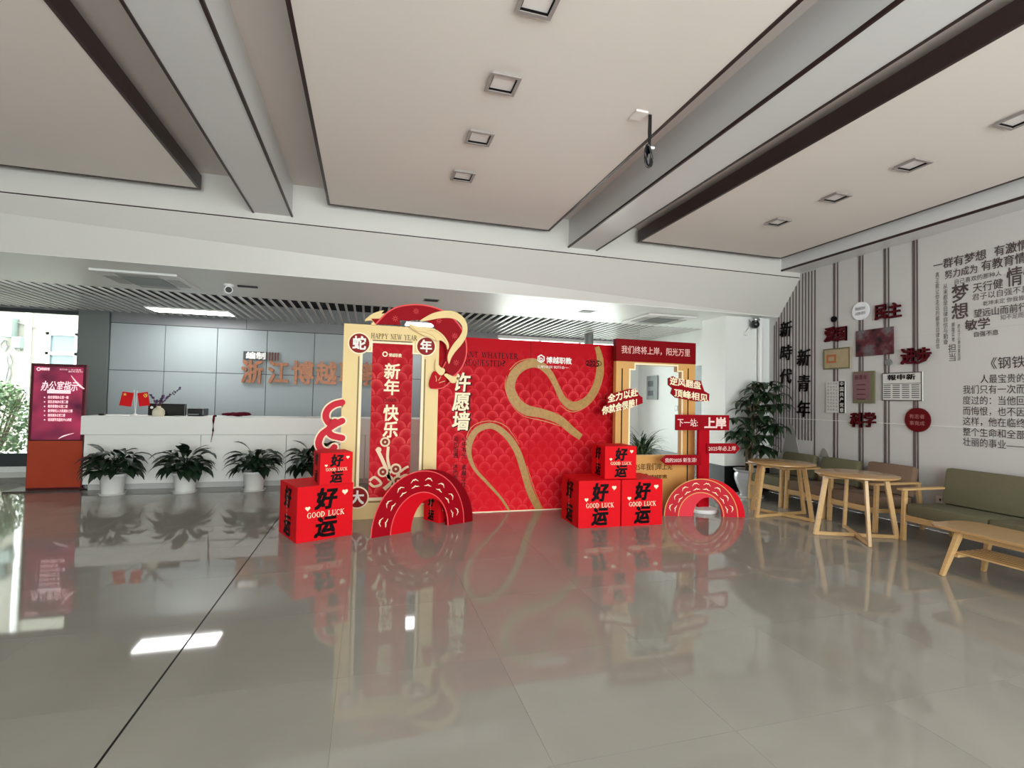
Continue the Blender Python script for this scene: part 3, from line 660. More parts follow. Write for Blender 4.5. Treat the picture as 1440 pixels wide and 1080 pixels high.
for k in range(9): cl.sphere((YP(9.55).px(332, 584)[0]-.15+.3*k/8, 9.55+random.uniform(-.06, .06), 1.195+random.uniform(0, .02)), random.uniform(.05, .08), 8, (1.4, 1, .45))
obj('folded_cloth', cl, M_maroon, None, 'crumpled maroon cloth lying on the desk top', 'cloth')
lx = YP(9.33).px(301, 590)[0]; ly = MB(); ly.tube([(lx, 9.42, 1.178), (lx, 9.325, 1.178), (lx-.005, 9.318, 1.1), (lx-.005, 9.318, .93)], .016, 8); ly.tube([(lx-.005, 9.318, .93), (lx-.03, 9.318, .75)], .008, 6, .004)
obj('lanyard', ly, M_maroon, None, 'maroon lanyard hanging over the front edge of the desk', 'lanyard')
b = MB(); b.smooth = True; b.sphere((YP(9.5).px(143, 580)[0], 9.5, 1.18), .03, 8, (2, 1.2, .6))
obj('desk_mouse', b, M_blackpl, None, 'small black gadget at the left end of the desk', 'gadget')

# ================================================================ INFORMATION KIOSK
KP = YP(9.5)
ki = thing('information_kiosk', 'upright digital signboard with pink screen and orange lower panel left of the desk', 'signboard', (-4.64, 9.5, 0))
kx0, kx1 = -5.005, -4.285
obj('housing', MB().box(kx0, kx1, 9.5, 9.56, .02, 1.96), M_frame, ki, bevel=.004)
obj('base_plate', MB().box(kx0-.18, kx1+.06, 9.32, 9.74, 0, .02), mat('dark base', (70, 60, 58), .4), ki)
obj('lower_panel', MB().box(kx0+.012, kx1-.012, 9.492, 9.5, .04, .76), M_kiosk, ki)
sc_ = obj('screen', MB().box(kx0+.045, kx1-.045, 9.49, 9.5, .78, 1.915), M_screen, ki)
KS = YP(9.49); g = MB(); line_px(g, KS, '办公室指示', (57.5, 542), (109.5, 544.5), 13.5, .02, .003, 0, .25)
for k, (v, u1) in enumerate(zip((558.8, 565.1, 571.5, 577.8, 584, 590.3), (96.7, 96, 95.3, 102.2, 91.8, 100.8))):
    line_px(g, KS, ('综合管理办公室一楼', '招生咨询办公室二楼', '教务管理办公室二楼', '教学研究人力资源办三楼', '财务部办公室三楼', '培训部学员服务中心四楼')[k], (67.5, v), (u1, v), 4.2, .02, .003)
    c_ = KS.px(62.8, v); g.prism(KS, [circ(*c_, .01, 8)], .001, .003)
line_px(g, KS, '博越职教', (57.5, 519), (70.3, 519), 4, .02, .003)
c_ = KS.px(54.5, 519); g.prism(KS, [circ(*c_, .028, 16), circ(*c_, .015, 12)], .001, .003)
line_px(g, KS, '知行合一 学以致用', (84, 520), (117, 520), 2.2, .0, .003); line_px(g, KS, '服务指引', (96, 522.8), (117, 522.8), 2.2, .0, .003)
A = KS.px(66.4, 553); B = KS.px(99.7, 548.8); g.prism(KS, [rect(A[0], B[0], A[1], B[1])], .001, .003)
ribbon(g, KS, [(100, 528), (107, 537), (113, 543), (118.5, 547)], [.006, .02, .03, .012], .001, .0028); ribbon(g, KS, [(82, 617), (90, 613), (104, 609)], [.004, .02, .004], .001, .0028)
obj('lettering', g, M_screentxt, sc_)

# ================================================================ PHOTO FRAME (yellow) with banner
FY = 6.66; F = YP(FY)
fr_ = thing('photo_prop', 'tall pale yellow standing photo frame with red serpent arch on top', 'photo prop', (.3, FY, 0))
fx0, fx1, fz1 = F.px(484, 455)[0], F.px(618.3, 462)[0], F.px(484, 454.6)[1]
ix0, ix1, iz0, iz1 = F.px(507.5, 580)[0], F.px(591, 580)[0], F.px(540, 699.5)[1], F.px(560, 484)[1]
hole = [(ix0, iz0), (ix1, iz0), (ix1, iz1-.12), (ix1-.12, iz1-.12), (ix1-.12, iz1), (ix0+.12, iz1), (ix0+.12, iz1-.12), (ix0, iz1-.12)]
frb = obj('frame_board', MB().prism(F, [rect(fx0, fx1, 0, fz1), hole], -.06, 0), M_cream, fr_)
inn = [(ix0-.03, iz0-.03), (ix1+.03, iz0-.03), (ix1+.03, iz1-.1), (ix1-.1, iz1-.1), (ix1-.1, iz1+.03), (ix0+.1, iz1+.03), (ix0+.1, iz1-.1), (ix0-.03, iz1-.1)]
obj('pale_border', MB().prism(F, [inn, hole], 0, .004), M_lcream, frb)
g = MB()
for p, q in (((503.5, 501), (500, 690)), ((597, 505), (594, 690))):
    a = (F.px(*p)[0]+F.px(*q)[0])/2; g.prism(F, [rect(a-.008, a+.008, F.px(*q)[1], F.px(*p)[1])], 0, .004)
A = F.px(524, 478.5); B = F.px(580, 481); g.prism(F, [rect(A[0], B[0], A[1]-.008, A[1]+.008)], 0, .004)
A = F.px(518, 706); B = F.px(545, 706); g.prism(F, [rect(A[0], B[0]+.35, A[1]-.008, A[1]+.008)], 0, .004)
obj('groove_line', g, mat('olive line', (120, 96, 44), .5), frb)
g = MB(); serif_px(g, F, 'HAPPY NEW YEAR', (522, 472), (587, 475.5), 7.2); obj('lettering', g, mat('dark brown print', (72, 48, 28), .5), frb)
for (u, v, ch, rp) in ((505.3, 482.8, '蛇', 13.4), (599, 487.2, '年', 12.6), (502.5, 699.5, '大', 13.4), (594, 694, '吉', 13.4)):
    c_ = F.px(u, v); rr = rp/106*.97
    d_ = obj('medallion', MB().prism(F, [circ(*c_, rr*1.14, 36)], .003, .012), M_lcream, frb)
    obj('red_disc', MB().prism(F, [circ(*c_, rr, 36)], .012, .016), mat('brick red disc', (140, 30, 26), .45), d_)
    g = MB(); line_at(g, F, ch, c_[0]-rr*.68, c_[0]+rr*.68, c_[1], rr*1.35, bold=.04, c=.02); o2 = obj('lettering', g, M_wht, d_)
# hanging banner inside the frame
bx0, bx1, bz0, bz1 = F.px(521, 590)[0], F.px(578.5, 590)[0], iz0-.02, iz1+.02
bn = obj('banner', MB().prism(F, [rect(bx0, bx1, bz0, bz1)], -.055, -.03), M_scale2, fr_)
BN = Plane((0, FY+.03, 0), (1, 0, 0)); g = MB()
column_px(g, BN, '新年', (551.5, 512), (550, 557), 23, .03, shear=.05); obj('lettering', g, M_lcream, bn); g = MB(); column_px(g, BN, '快乐', (549.5, 570), (548.5, 617), 22, .03, shear=.05); obj('lettering', g, M_lcream, bn); g = MB()
line_px(g, BN, '博越职教', (546.5, 499), (565, 500.5), 5, .03); c_ = BN.px(541.5, 498); g.prism(BN, [circ(*c_, .035, 18), circ(*c_, .02, 12)], .001, .004)
obj('lettering', g, M_lcream, bn)
g = MB(); line_px(g, BN, '2025', (541, 562.5), (557, 562.5), 4, .02, bbox=True); obj('lettering', g, M_dink, bn)
g = MB(); g2 = MB()
ribbon(g, BN, [(530, 631), (537, 645), (544, 662), (548, 676)], .045, .001, .005); ribbon(g, BN, [(546, 628), (545, 645), (549, 662)], .035, .001, .005)
ribbon(g, BN, [(540, 688), (552, 676), (545, 668), (553, 660), (560, 668), (552, 684), (562, 688)], .05, .001, .005)
ribbon(g, BN, [(519.5, 676), (527, 671), (536, 680), (526, 684), (519.5, 679)], .03, .001, .005); ribbon(g, BN, [(562, 664), (570, 658), (574.5, 656)], .03, .001, .005); ribbon(g, BN, [(562, 672), (570, 668), (574.5, 670)], .03, .001, .005)
for u, v, rr in ((541.5, 621.5, 6.5), (532.5, 632.5, 3.6), (538.5, 663.5, 7), (556.5, 659.5, 7.4), (559.5, 676, 7)):
    c_ = BN.px(u, v); rr = rr/104
    g.prism(BN, [circ(*c_, rr, 24)], .001, .006)
    if rr > .04: g2.prism(BN, [circ(*c_, rr*.66, 20), [(c_[0]+rr*.26*dx, c_[1]+rr*.26*dz) for dx, dz in ((1, 0), (0, 1), (-1, 0), (0, -1))]], .006, .008)
co_ = obj('coin_ornament', g, mat('pale gold print', (236, 212, 176), .5), bn); obj('coin_ring', g2, mat('rust print', (140, 60, 50), .5), co_)
# serpent arch cutout
S = YP(FY-.02)
def zf(*pts): return [S.px(480+x/7.2, 420+y/7.2) for x, y in pts]
outer = [(350, 262), (400, 205), (470, 140), (560, 92), (680, 68), (800, 66), (920, 88), (1040, 135), (1150, 225), (1225, 330), (1258, 440), (1262, 560), (1225, 680), (1160, 765), (1120, 790)]
inner = [(1085, 760), (1060, 735), (1040, 690), (1060, 600), (1055, 500), (1010, 400), (960, 320), (920, 262), (850, 228), (760, 218), (680, 228), (600, 268)]
sa = obj('serpent_body', MB().prism(S, [smooth_loop(zf(*outer), 3)[:-2]+smooth_loop(zf(*inner), 3)[:-2]], 0, .03), M_dred, fr_)
g = MB(); P_ = zf(*outer); ribbon(g, S, P_, .018, .03, .034, px=False, n=4); P_ = zf((1055, 640), (1010, 720), (940, 760), (900, 830), (895, 890), (960, 912), (1040, 895), (1110, 830)); ribbon(g, S, P_, .014, .03, .034, px=False)
obj('outline', g, M_pink, sa)
g = MB()
for x, y in ((545, 205), (755, 130), (985, 225), (1145, 380), (1160, 650)):
    for k in range(8):
        p = zf((x+(30*math.cos(k*math.pi/4)), y+30*math.sin(k*math.pi/4)), (x+8*math.cos(k*math.pi/4), y+8*math.sin(k*math.pi/4))); ribbon(g, S, p, .005, .03, .033, px=False, n=1)
obj('star_print', g, M_pink, sa)
obj('head', MB().prism(S, [smooth_loop(zf((935, 735), (900, 800), (885, 870), (905, 910), (960, 908), (1010, 895), (1050, 850), (1060, 815), (1035, 785), (990, 760)), 3)], 0, .035), M_mred, sa)
def ribtag(nm, pts, m_, c0=.03, c1=.042): return obj(nm, MB().prism(S, [smooth_loop(zf(*pts), 4)], c0, c1), m_, sa)
ribtag('ribbon', ((790, 235), (850, 190), (930, 150), (1020, 130), (1110, 128), (1190, 160), (1250, 220), (1272, 300), (1258, 390), (1210, 470), (1150, 540), (1110, 600), (1085, 662), (1070, 600), (1090, 530), (1140, 450), (1190, 390), (1222, 320), (1205, 260), (1150, 215), (1080, 200), (980, 205), (900, 220)), M_cream)
ribtag('ribbon', ((680, 258), (705, 300), (770, 345), (840, 380), (890, 400), (950, 428), (1000, 425), (1040, 450), (1060, 480), (1070, 518), (1085, 490), (1075, 440), (1030, 375), (960, 320), (880, 295), (780, 285)), M_cream)
ribtag('ribbon', ((430, 120), (350, 140), (290, 172), (235, 225), (285, 222), (320, 232), (300, 262), (350, 266), (400, 205), (465, 155), (405, 152)), M_cream, -.01, .02)
ribtag('cloud_tail', ((960, 600), (948, 650), (945, 700), (960, 740), (1000, 778), (1035, 760), (1042, 715), (1000, 695), (975, 655)), M_cream)
ribtag('cloud_tail', ((1035, 775), (1060, 760), (1100, 775), (1135, 790), (1175, 775), (1165, 800), (1150, 850), (1110, 852), (1080, 820)), M_cream)
g = MB(); ribbon(g, S, zf((700, 272), (760, 330), (840, 345), (920, 380), (960, 430)), .006, .042, .044, px=False); ribbon(g, S, zf((860, 330), (940, 330), (1010, 380), (1050, 440)), .005, .042, .044, px=False)
ribbon(g, S, zf((950, 780), (960, 820), (955, 840)), .01, .035, .038, px=False); ribbon(g, S, zf((1005, 790), (980, 830)), .01, .035, .038, px=False); ribbon(g, S, zf((1045, 835), (1010, 845), (985, 855)), .01, .035, .038, px=False)
obj('fine_line', g, mat('amber line', (196, 150, 90), .5), sa)
# cloud scroll left of the frame
cs = None
g = MB(); h_ = MB()
for kq, pts in enumerate((((481, 566), (470, 569), (461, 576), (458, 586), (463, 595), (471, 593)), ((481, 592), (471, 597), (462, 604), (466, 612), (481, 616)), ((462, 604), (452, 612), (448, 624), (453, 633), (464, 635), (470, 629)))):
    e0 = kq*.003; ribbon(g, S, pts, .115, -.03, -.02+e0); ribbon(h_, S, pts, .078, -.02+e0, -.008+e0)
    for e in (pts[0], pts[-1]):
        c_ = S.px(*e); g.prism(S, [circ(*c_, .0575, 16)], -.03, -.0205+e0); h_.prism(S, [circ(*c_, .039, 16)], -.0205+e0, -.0085+e0)
co_ = obj('cloud_scroll', g, M_lcream, fr_); obj('cloud_face', h_, M_pred, co_)
for x in (fx0+.15, fx1-.15): obj('back_strut', MB().bar((x, FY+.07, .9), (x, FY+.02+.05, 0), .04, .02), M_dred, fr_)

# ================================================================ BACKDROP WALL
BY = 6.76; B_ = YP(BY)
bd = thing('wishing_backdrop', 'large red scale-patterned backdrop with golden brush serpent and 许愿墙 lettering', 'backdrop', (2.2, BY, 0))
bxa, bxb, bzt, bxm = F.px(611, 600)[0]+.02, 3.62, 2.39, B_.px(745, 560)[0]
for a, b2 in ((bxa, bxm-.002), (bxm+.002, bxb)): obj('board', MB().prism(B_, [rect(a, b2, .012, bzt)], -.06, 0), M_scale, bd)
obj('foot_rail', MB().prism(B_, [rect(bxa, bxb, 0, .012)], -.06, .01), M_lcream, bd)
g = MB(); column_px(g, B_, '许愿墙', (649.5, 525), (646.5, 607), 25, .03, .006, shear=.1); li = obj('lettering', g, M_lcream, bd)
g = MB(); column_px(g, B_, '许愿墙', (650.5, 526), (647.5, 608), 27, .055, .002, shear=.1); obj('letter_shadow', g, M_dink, bd)
def bl(m_): obj('lettering', g, m_, bd)
g = MB(); serif_px(g, B_, 'WANT WHATEVER', (644, 498), (729, 501), 8); serif_px(g, B_, 'REQUESTED', (652, 509.5), (706, 511.5), 8)
line_px(g, B_, '?', (706, 511), (711, 511), 8, bbox=True); bl(M_ink)
g = MB(); column_px(g, B_, '心中有光 素履以往', (654, 613), (651, 686), 7.5, .01); column_px(g, B_, '追光而遇 沐光而行', (642, 613), (639, 684), 7.5, .01); bl(M_ink)
g = MB(); line_px(g, B_, '2025', (824, 510.5), (842, 511.5), 7, .04, .008, bbox=True)
c_ = B_.px(834.5, 511); ra = .13; g.prism(B_, [circ(*c_, ra, 28, rz=.055), circ(*c_, ra-.008, 28, rz=.047)], .006, .009)
obj('lettering', g, M_ink, bd)
g = MB(); line_px(g, B_, '博越职教', (767.5, 506), (803.5, 508.5), 9, .03, .012); bl(M_wht); g = MB(); line_px(g, B_, '公职培训 知行合一', (755, 515.5), (803, 517.5), 4, 0, .012); bl(M_wht); g = MB()
c_ = B_.px(760.5, 504.5); hexo = [(c_[0]+.062*math.sin(k*math.pi/3), c_[1]+.062*math.cos(k*math.pi/3)) for k in range(6)]; hexi = [(c_[0]+.044*math.sin(k*math.pi/3), c_[1]+.044*math.cos(k*math.pi/3)) for k in range(6)]
g.prism(B_, [hexo, hexi], .01, .013); g.prism(B_, [circ(c_[0], c_[1]-.01, .026, 16), circ(c_[0], c_[1]-.01, .013, 12)], .01, .013); g.prism(B_, [rect(c_[0]-.028, c_[0]-.018, c_[1]-.01, c_[1]+.036)], .01, .013)
obj('logo', g, M_wht, bd)
def z4(*pts): return [(600+x/4.8, 420+y/4.8) for x, y in pts]
g = MB()
ribbon(g, B_, z4((1148, 325), (1168, 400), (1165, 500), (1140, 600), (1080, 690), (990, 725), (920, 680), (875, 590), (825, 500), (750, 440), (660, 450), (590, 510), (565, 600), (600, 690), (670, 750), (780, 775), (890, 815), (980, 890), (1040, 935)),
       [.07, .1, .11, .115, .125, .13, .1, .085, .1, .12, .125, .13, .13, .14, .15, .13, .125, .11, .09], .001, .006)
ribbon(g, B_, [(758, 717), (745, 690), (736, 660), (727, 634), (712, 612), (692, 599), (672, 604), (661, 620), (660, 640), (668, 660), (686, 680), (704, 700), (716, 718)],
       [.1, .1, .1, .095, .09, .08, .085, .09, .06, .045, .04, .035, .03], .001, .006)
obj('brush_serpent', g, M_brush, bd)
g = MB(); rnd = random.Random(3)
for path, wd in ((z4((1190, 400), (1190, 520), (1150, 640), (1080, 725), (980, 765), (900, 720)), .01), (z4((540, 520), (530, 600), (570, 710), (650, 790), (790, 825), (900, 860)), .008), (z4((560, 480), (620, 425), (720, 405), (800, 440)), .008),
                 ([(655, 640), (657, 612), (668, 597), (690, 592), (712, 600), (730, 625)], .007), ([(741, 655), (752, 690), (764, 717)], .006)):
    ribbon(g, B_, path, [wd*rnd.uniform(.4, 1.5) for _ in path], .001, .005)
obj('dry_brush_line', g, mat('ochre dry brush', (196, 140, 84), .5), bd)

# ================================================================ GOLD GATE
GY = 6.5; G = YP(GY)
gt = thing('photo_gate', 'golden standing photo gate with dark red header board', 'photo prop', (4.07, GY, 0))
gx0, gx1, gz1, gh = 3.41, 4.728, 2.455, 2.137
ox0, ox1, oz0, oz1 = G.px(886, 580)[0], G.px(958, 580)[0], G.px(930, 640)[1], G.px(920, 514)[1]
hole = [(ox0, oz0), (ox1, oz0), (ox1, oz1-.08), (ox1-.08, oz1-.08), (ox1-.08, oz1), (ox0+.08, oz1), (ox0+.08, oz1-.08), (ox0, oz1-.08)]
gb = obj('gate_board', MB().prism(G, [rect(gx0, gx1, 0, gh), hole], -.08, 0), M_gold, gt)
obj('header_board', MB().prism(G, [rect(gx0-.01, gx1-.01, gh, gz1)], -.08, .02), mat('header red', (124, 8, 20), .42, noise=.05), gt)
g = MB(); line_px(g, Plane((0, GY-.02, 0), (1, 0, 0)), '我们终将上岸，阳光万里', (873.5, 491), (970.5, 497), 10.5, .01); obj('lettering', g, mat('rose white print', (240, 190, 180), .5), gt)
inn = [(ox0-.025, oz0-.0), (ox0, oz0), (ox0, oz1-.08), (ox0+.08, oz1-.08), (ox0+.08, oz1), (ox1-.08, oz1), (ox1-.08, oz1-.08), (ox1, oz1-.08), (ox1, oz0), (ox1+.025, oz0), (ox1+.025, oz1-.06), (ox1-.06, oz1-.06), (ox1-.06, oz1+.025), (ox0+.06, oz1+.025), (ox0+.06, oz1-.06), (ox0-.025, oz1-.06)]
obj('pale_border', MB().prism(G, [inn], 0, .004), M_lcream, gb)
g = MB()
for u0, u1 in ((874.8, 873.5), (966.8, 967.5)):
    a = (G.px(u0, 518)[0]+G.px(u1, 640)[0])/2; g.prism(G, [rect(a-.008, a+.008, .1, G.px(u0, 518)[1])], 0, .004)
obj('groove_line', g, M_ink, gb)
g = MB(); line_px(g, G, '2025年我们岸上见', (885, 655), (960, 657.5), 9.5, .01); obj('lettering', g, mat('sepia print', (84, 52, 28), .5), gb); g = MB(); line_px(g, G, '博越职教', (913, 670), (938, 671), 5.5, .02); c_ = G.px(908, 670); g.prism(G, [circ(*c_, .04, 18), circ(*c_, .022, 12)], 0, .004)
obj('lettering', g, mat('sepia print', (84, 52, 28), .5), gb)
# slogan cutouts stuck on the gate
G2 = YP(GY-.03)
for nm, lines, out, lab in (
    ('left', (('全力以赴', (854, 561), (896.5, 551), 12), ('你就会很酷！', (846, 578), (901, 564.5), 12)),
     [(853, 556), (864, 553), (880, 548), (886, 546.5), (895, 547.5), (898, 555), (903, 559), (903.5, 567), (884, 574), (868, 578), (847, 584), (844, 577), (853, 569)], 'red slogan cutout reading 全力以赴 on the left post of the golden gate'),
    ('right', (('逆风翻盘', (941, 535.5), (985, 542.5), 12), ('顶峰相见', (947, 552), (995, 560.5), 12)),
     [(940, 532), (946, 529), (953, 533), (985, 535.5), (990, 550), (997, 554), (996.5, 564), (980, 564.5), (950, 559), (943.5, 553), (946, 546), (940, 541)], 'red slogan cutout reading 逆风翻盘 on the right post of the golden gate')):
    o = obj('slogan_board', MB().prism(G2, [mpx(G2, *out)[::-1]], -.025, .01), M_dred, None, lab, 'slogan')
    g = MB()
    for body, pL, pR, h in lines:
        A = G2.px(*pL); B = G2.px(*pR)
        Hh = h/104*.98; glyphs(g, G2, body, lambda u, v: (A[0]+(B[0]-A[0])*u, A[1]+(B[1]-A[1])*u+Hh*(v-.5)), .035, .014)
    obj('lettering', g, M_lcream, o)

# ================================================================ SIGNPOST
PY = 6.22; PP = YP(PY)
sp_ = thing('signpost', 'red signpost with three slogan boards beside the golden gate', 'signpost', (4.8, PY, 0))
xc = PP.px(990, 660)[0]
obj('post', MB().box(xc-.09, xc+.09, PY+.003, PY+.05, .05, PP.px(990, 592)[1]), M_mred, sp_)
b = MB(); b.smooth = True; b.lathe([(0, 0), (.2, 0), (.215, .02), (.21, .05), (.12, .065), (0, .07)], 28, (xc, PY+.03, 0)); obj('base', b, M_whpl, sp_)
Q = Plane((0, PY-.02, 0), (1, 0, 0))
A = Q.px(950, 605); B = Q.px(1025.5, 584); o = obj('sign_board', MB().prism(Q, [rect(A[0], B[0], A[1], B[1])], -.02, 0), M_dred, sp_)
g = MB(); line_px(g, Q, '下一站:', (952, 594.5), (988, 594.5), 11, .01); obj('lettering', g, mat('blush print', (246, 214, 206), .5), o); g = MB(); line_px(g, Q, '上岸', (990, 595), (1021, 595), 15, .05); obj('lettering', g, mat('blush print', (246, 214, 206), .5), o)
o = obj('arrow_board', MB().prism(Q, [mpx(Q, (994, 637.5), (1034, 638), (1041, 630.5), (1034, 623.5), (994, 623.5))], -.02, 0), M_dred, sp_)
g = MB(); line_px(g, Q, '2025年必上岸', (996, 630.5), (1034.5, 630.8), 6.5, .015, bbox=True); obj('lettering', g, MATS['blush print'], o)
o = obj('arrow_board', MB().prism(Q, [mpx(Q, (937, 654), (986, 654), (986, 639.5), (937, 640), (929, 647))], -.02, 0), M_dred, sp_)
g = MB(); line_px(g, Q, '我的2025 新生活!', (935, 647), (979, 647), 6, .015, bbox=True); obj('lettering', g, MATS['blush print'], o)

# ================================================================ GOOD LUCK BOXES
def heart(cx, cz, r):
    return [(cx+r*.0625*16*math.sin(t)**3, cz+r*.0625*(13*math.cos(t)-5*math.cos(2*t)-2*math.cos(3*t)-math.cos(4*t))) for t in [2*math.pi*i/24 for i in range(24)]][::-1]
def luck_box(fl_pt, ang, w, z0, h, label, d=None):
    d = d or w; a = math.radians(ang); ex = Vector((math.cos(a), math.sin(a), 0)); ey = Vector((-math.sin(a), math.cos(a), 0)); o0 = Vector((*fl_pt, 0))
    M = Matrix((( ex.x, ey.x, 0, fl_pt[0]), (ex.y, ey.y, 0, fl_pt[1]), (0, 0, 1, 0), (0, 0, 0, 1))) 
    bxo = thing('gift_box', label, 'box', tuple(o0+ex*w/2+ey*d/2+Vector((0, 0, z0))), a, 'red good luck boxes')
    cb = obj('carton', MB().box(0, w, 0, d, z0, z0+h, M), M_red, bxo, bevel=.004)
    pl = Plane(o0, ex); left = Plane(o0+ey*d, -ey)
    for p, wd in ((pl, w), (left, d)):
        for ch, f in (('好', .745), ('运', .235)):
            g = MB(); line_at(g, p, ch, wd*.30, wd*.68, z0+h*f, h*.37, bold=.05, shear=.15); obj('brush_character', g, M_ink, bxo)
    g = MB(); serif(g, pl, 'GOOD LUCK', w*.17, w*.84, z0+h*.475, h*.1, c=.008); obj('lettering', g, M_lcream, bxo)
    for fx, fz, fr2 in ((.84, .84, .055), (.18, .6, .045)): obj('heart', MB().prism(pl, [heart(w*fx, z0+h*fz, w*fr2)], .001, .005), M_lcream, bxo)
    g = MB()
    for k, ch in enumerate('好运连连万事如意'): line_at(g, left, ch, d*.47, d*.51, z0+h*(.8-.075*k), h*.05, c=.009)
    obj('lettering', g, M_lcream, bxo)
    return bxo
luck_box((-.675, 5.694), 24.5, .605, 0, .585, 'large red good luck box left of the yellow frame, carrying a small one')
luck_box((-.47, 5.79), 16.5, .345, .586, .345, 'small red good luck box stacked on the large box left of the yellow frame')
luck_box((2.505, 5.69), -1, .56, 0, .575, 'red good luck box on the floor before the backdrop, left of the pair', d=.58)
luck_box((3.082, 5.68), -1, .57, 0, .575, 'red good luck box on the floor, right of the pair beside the arch')
luck_box((2.895, 5.78), -3, .43, .577, .41, 'small red good luck box on top of the pair before the golden gate')
luck_box((.89, 6.27), 32, .28, 0, .34, 'red box partly seen through the opening of the left arch', d=.3)

# ================================================================ RED ARCHES (printed half rings)
def arch(nm_label, pA, pB, R, mats, seed, gx=1):
    A = Vector((*pA, 0)); Bv = Vector((*pB, 0)); pl = Plane(A, Bv-A); Wd = (Bv-A).length
    t = thing('arch_board', nm_label, 'arch', tuple((A+Bv)/2), math.atan2((Bv-A).y, (Bv-A).x))
    return pl, Wd, t
def half(cx, r, rz, n=30, up=True):
    p = [(cx+r*math.cos(math.pi*i/n), rz*math.sin(math.pi*i/n)) for i in range(n+1)]; return p
def ringshape(c1, r1, z1, c2, r2, z2): return half(c1, r1, z1)+half(c2, r2, z2)[::-1]
def build_arch(label, pA, pB, ztop, mouter, mband, minner, line_m, off):
    pl, Wd, t = arch(label, pA, pB, 0, None, 0)
    Rf = (Wd-off)/2; cf = Rf; zf_ = ztop*.985; ri = Rf*.62; zi = zf_*.64; ch_ = cf+off*.75; rh = Rf*.40; zh = zi*.80
    # base board: outline = union of front disc and shifted rear disc, hole
    Rt = (Wd)/2; 
    bo = obj('base_board', MB().prism(pl, [ringshape(Wd/2+.02, Wd/2-.02, ztop, ch_+.02, rh, zh)], -.04, 0), mouter, t)
    obj('inner_band', MB().prism(pl, [ringshape(cf, ri, zi, ch_+.02, rh, zh)], 0, .004), minner, t)
    obj('front_band', MB().prism(pl, [ringshape(cf, Rf, zf_, cf, ri, zi)], 0, .007), mband, t)
    g = MB(); 
    for r_, z_ in ((Rf, zf_), (ri, zi)): ribbon(g, pl, half(cf, r_, z_, 16), .011, .007, .01, px=False, n=2)
    obj('edge_line', g, line_m, t)
    g = MB()
    for k in range(8):
        th = math.radians(164-k*21.2); cx = cf+Rf*.81*math.cos(th); cz = zf_*.82*math.sin(th)
        for s_, q in ((1, 0), (-1, .35)):
            d = Vector((math.sin(th), -math.cos(th))); nn = Vector((math.cos(th), math.sin(th)))
            c0 = Vector((cx, cz))+nn*(.03*s_); L_ = .05
            ribbon(g, pl, [c0-d*L_-nn*.02, c0-d*.012+nn*.012*s_, c0, c0+d*.012+nn*.012*s_, c0+d*L_-nn*.02], [.002, .013, .006, .013, .002], .007, .011, px=False, n=3)
    obj('bird_print', g, M_lcream, t)
    for x in (Wd*.12,): obj('rear_support', MB().bar(pl.at(x, .25, -.04), pl.at(x, .0, -.2), .03, .02), mouter, t)
build_arch('dark red half ring arch board with cream birds standing before the yellow frame', (.074, 5.758), (1.325, 6.30), .70, mat('maroon board', (126, 10, 24), .42), mat('crimson board', (156, 12, 30), .42), mat('scarlet board', (206, 20, 34), .42), M_pink, .14)
build_arch('bright red half ring arch board with cream birds in front of the signpost', (3.96, 6.1), (5.03, 5.80), .52, mat('vivid red board', (216, 24, 40), .42), mat('soft red board', (196, 44, 56), .42), mat('coral red board', (226, 62, 74), .42), mat('gold line', (226, 160, 90), .5), .1)

# ================================================================ PLANTS
def leaf_mesh(name, mt, L, w, droop, stem=.0, rise=0., fold=.25, n=7):
    """arching leaf from the origin outwards along +X"""
    b = MB(); pts = []; x = z = 0; ang = rise
    tot = stem+L; k = n+3
    for i in range(k+1):
        s_ = i/k*tot; t = max(0, (s_-stem)/L); wd = max(.0025, w*.5*math.sin(math.pi*min(1, t**.75))**.9 if t > 0 else .0025)
        pts.append((x, z, wd)); a = rise-droop*(i/k)**1.4; x += math.cos(a)*tot/k; z += math.sin(a)*tot/k
    vs = []
    for x, z, wd in pts: vs += [(x, -wd, z+wd*fold), (x, 0, z), (x, wd, z+wd*fold)]
    fs = []
    for i in range(k): a = i*3; fs += [(a, a+3, a+4, a+1), (a+1, a+4, a+5, a+2)]
    b.add(vs, fs); b.smooth = True; return b.mesh(name, mt)
LV = [leaf_mesh('leaf', M_leaf, .29, .115, 2.6, .32, 1.5), leaf_mesh('leaf', M_leaf, .28, .12, 2.5, .24, 1.3), leaf_mesh('leaf', M_leaf, .28, .12, 2.1, .18, 1.0), leaf_mesh('leaf', M_leaf, .27, .11, 1.7, .34, 1.55), leaf_mesh('leaf', M_leaf, .27, .12, 2.2, .16, .7)]
def place_leaf(me, parent, loc, rz, sc=1, rx=0, ry=0):
    o = bpy.data.objects.new('leaf', me); C.objects.link(o); o.parent = parent; o.location = loc; o.rotation_euler = (rx, ry, rz); o.scale = (sc, sc, sc); return o
pot_me = MB(); pot_me.smooth = True; pot_me.lathe([(0, 0), (.135, 0), (.165, .26), (.18, .27), (.18, .3), (.165, .3), (.155, .27), (.13, .27), (0, .27)], 28)
pot_me = pot_me.mesh('pot', M_pot)
dish = MB(); dish.smooth = True; dish.lathe([(0, 0), (.16, 0), (.175, .025), (.165, .025), (.15, .012), (0, .012)], 28); dish = dish.mesh('saucer', M_pot)
soil = MB().lathe([(0, .272), (.15, .272), (.15, .262), (0, .262)], 20).mesh('soil', M_soil)
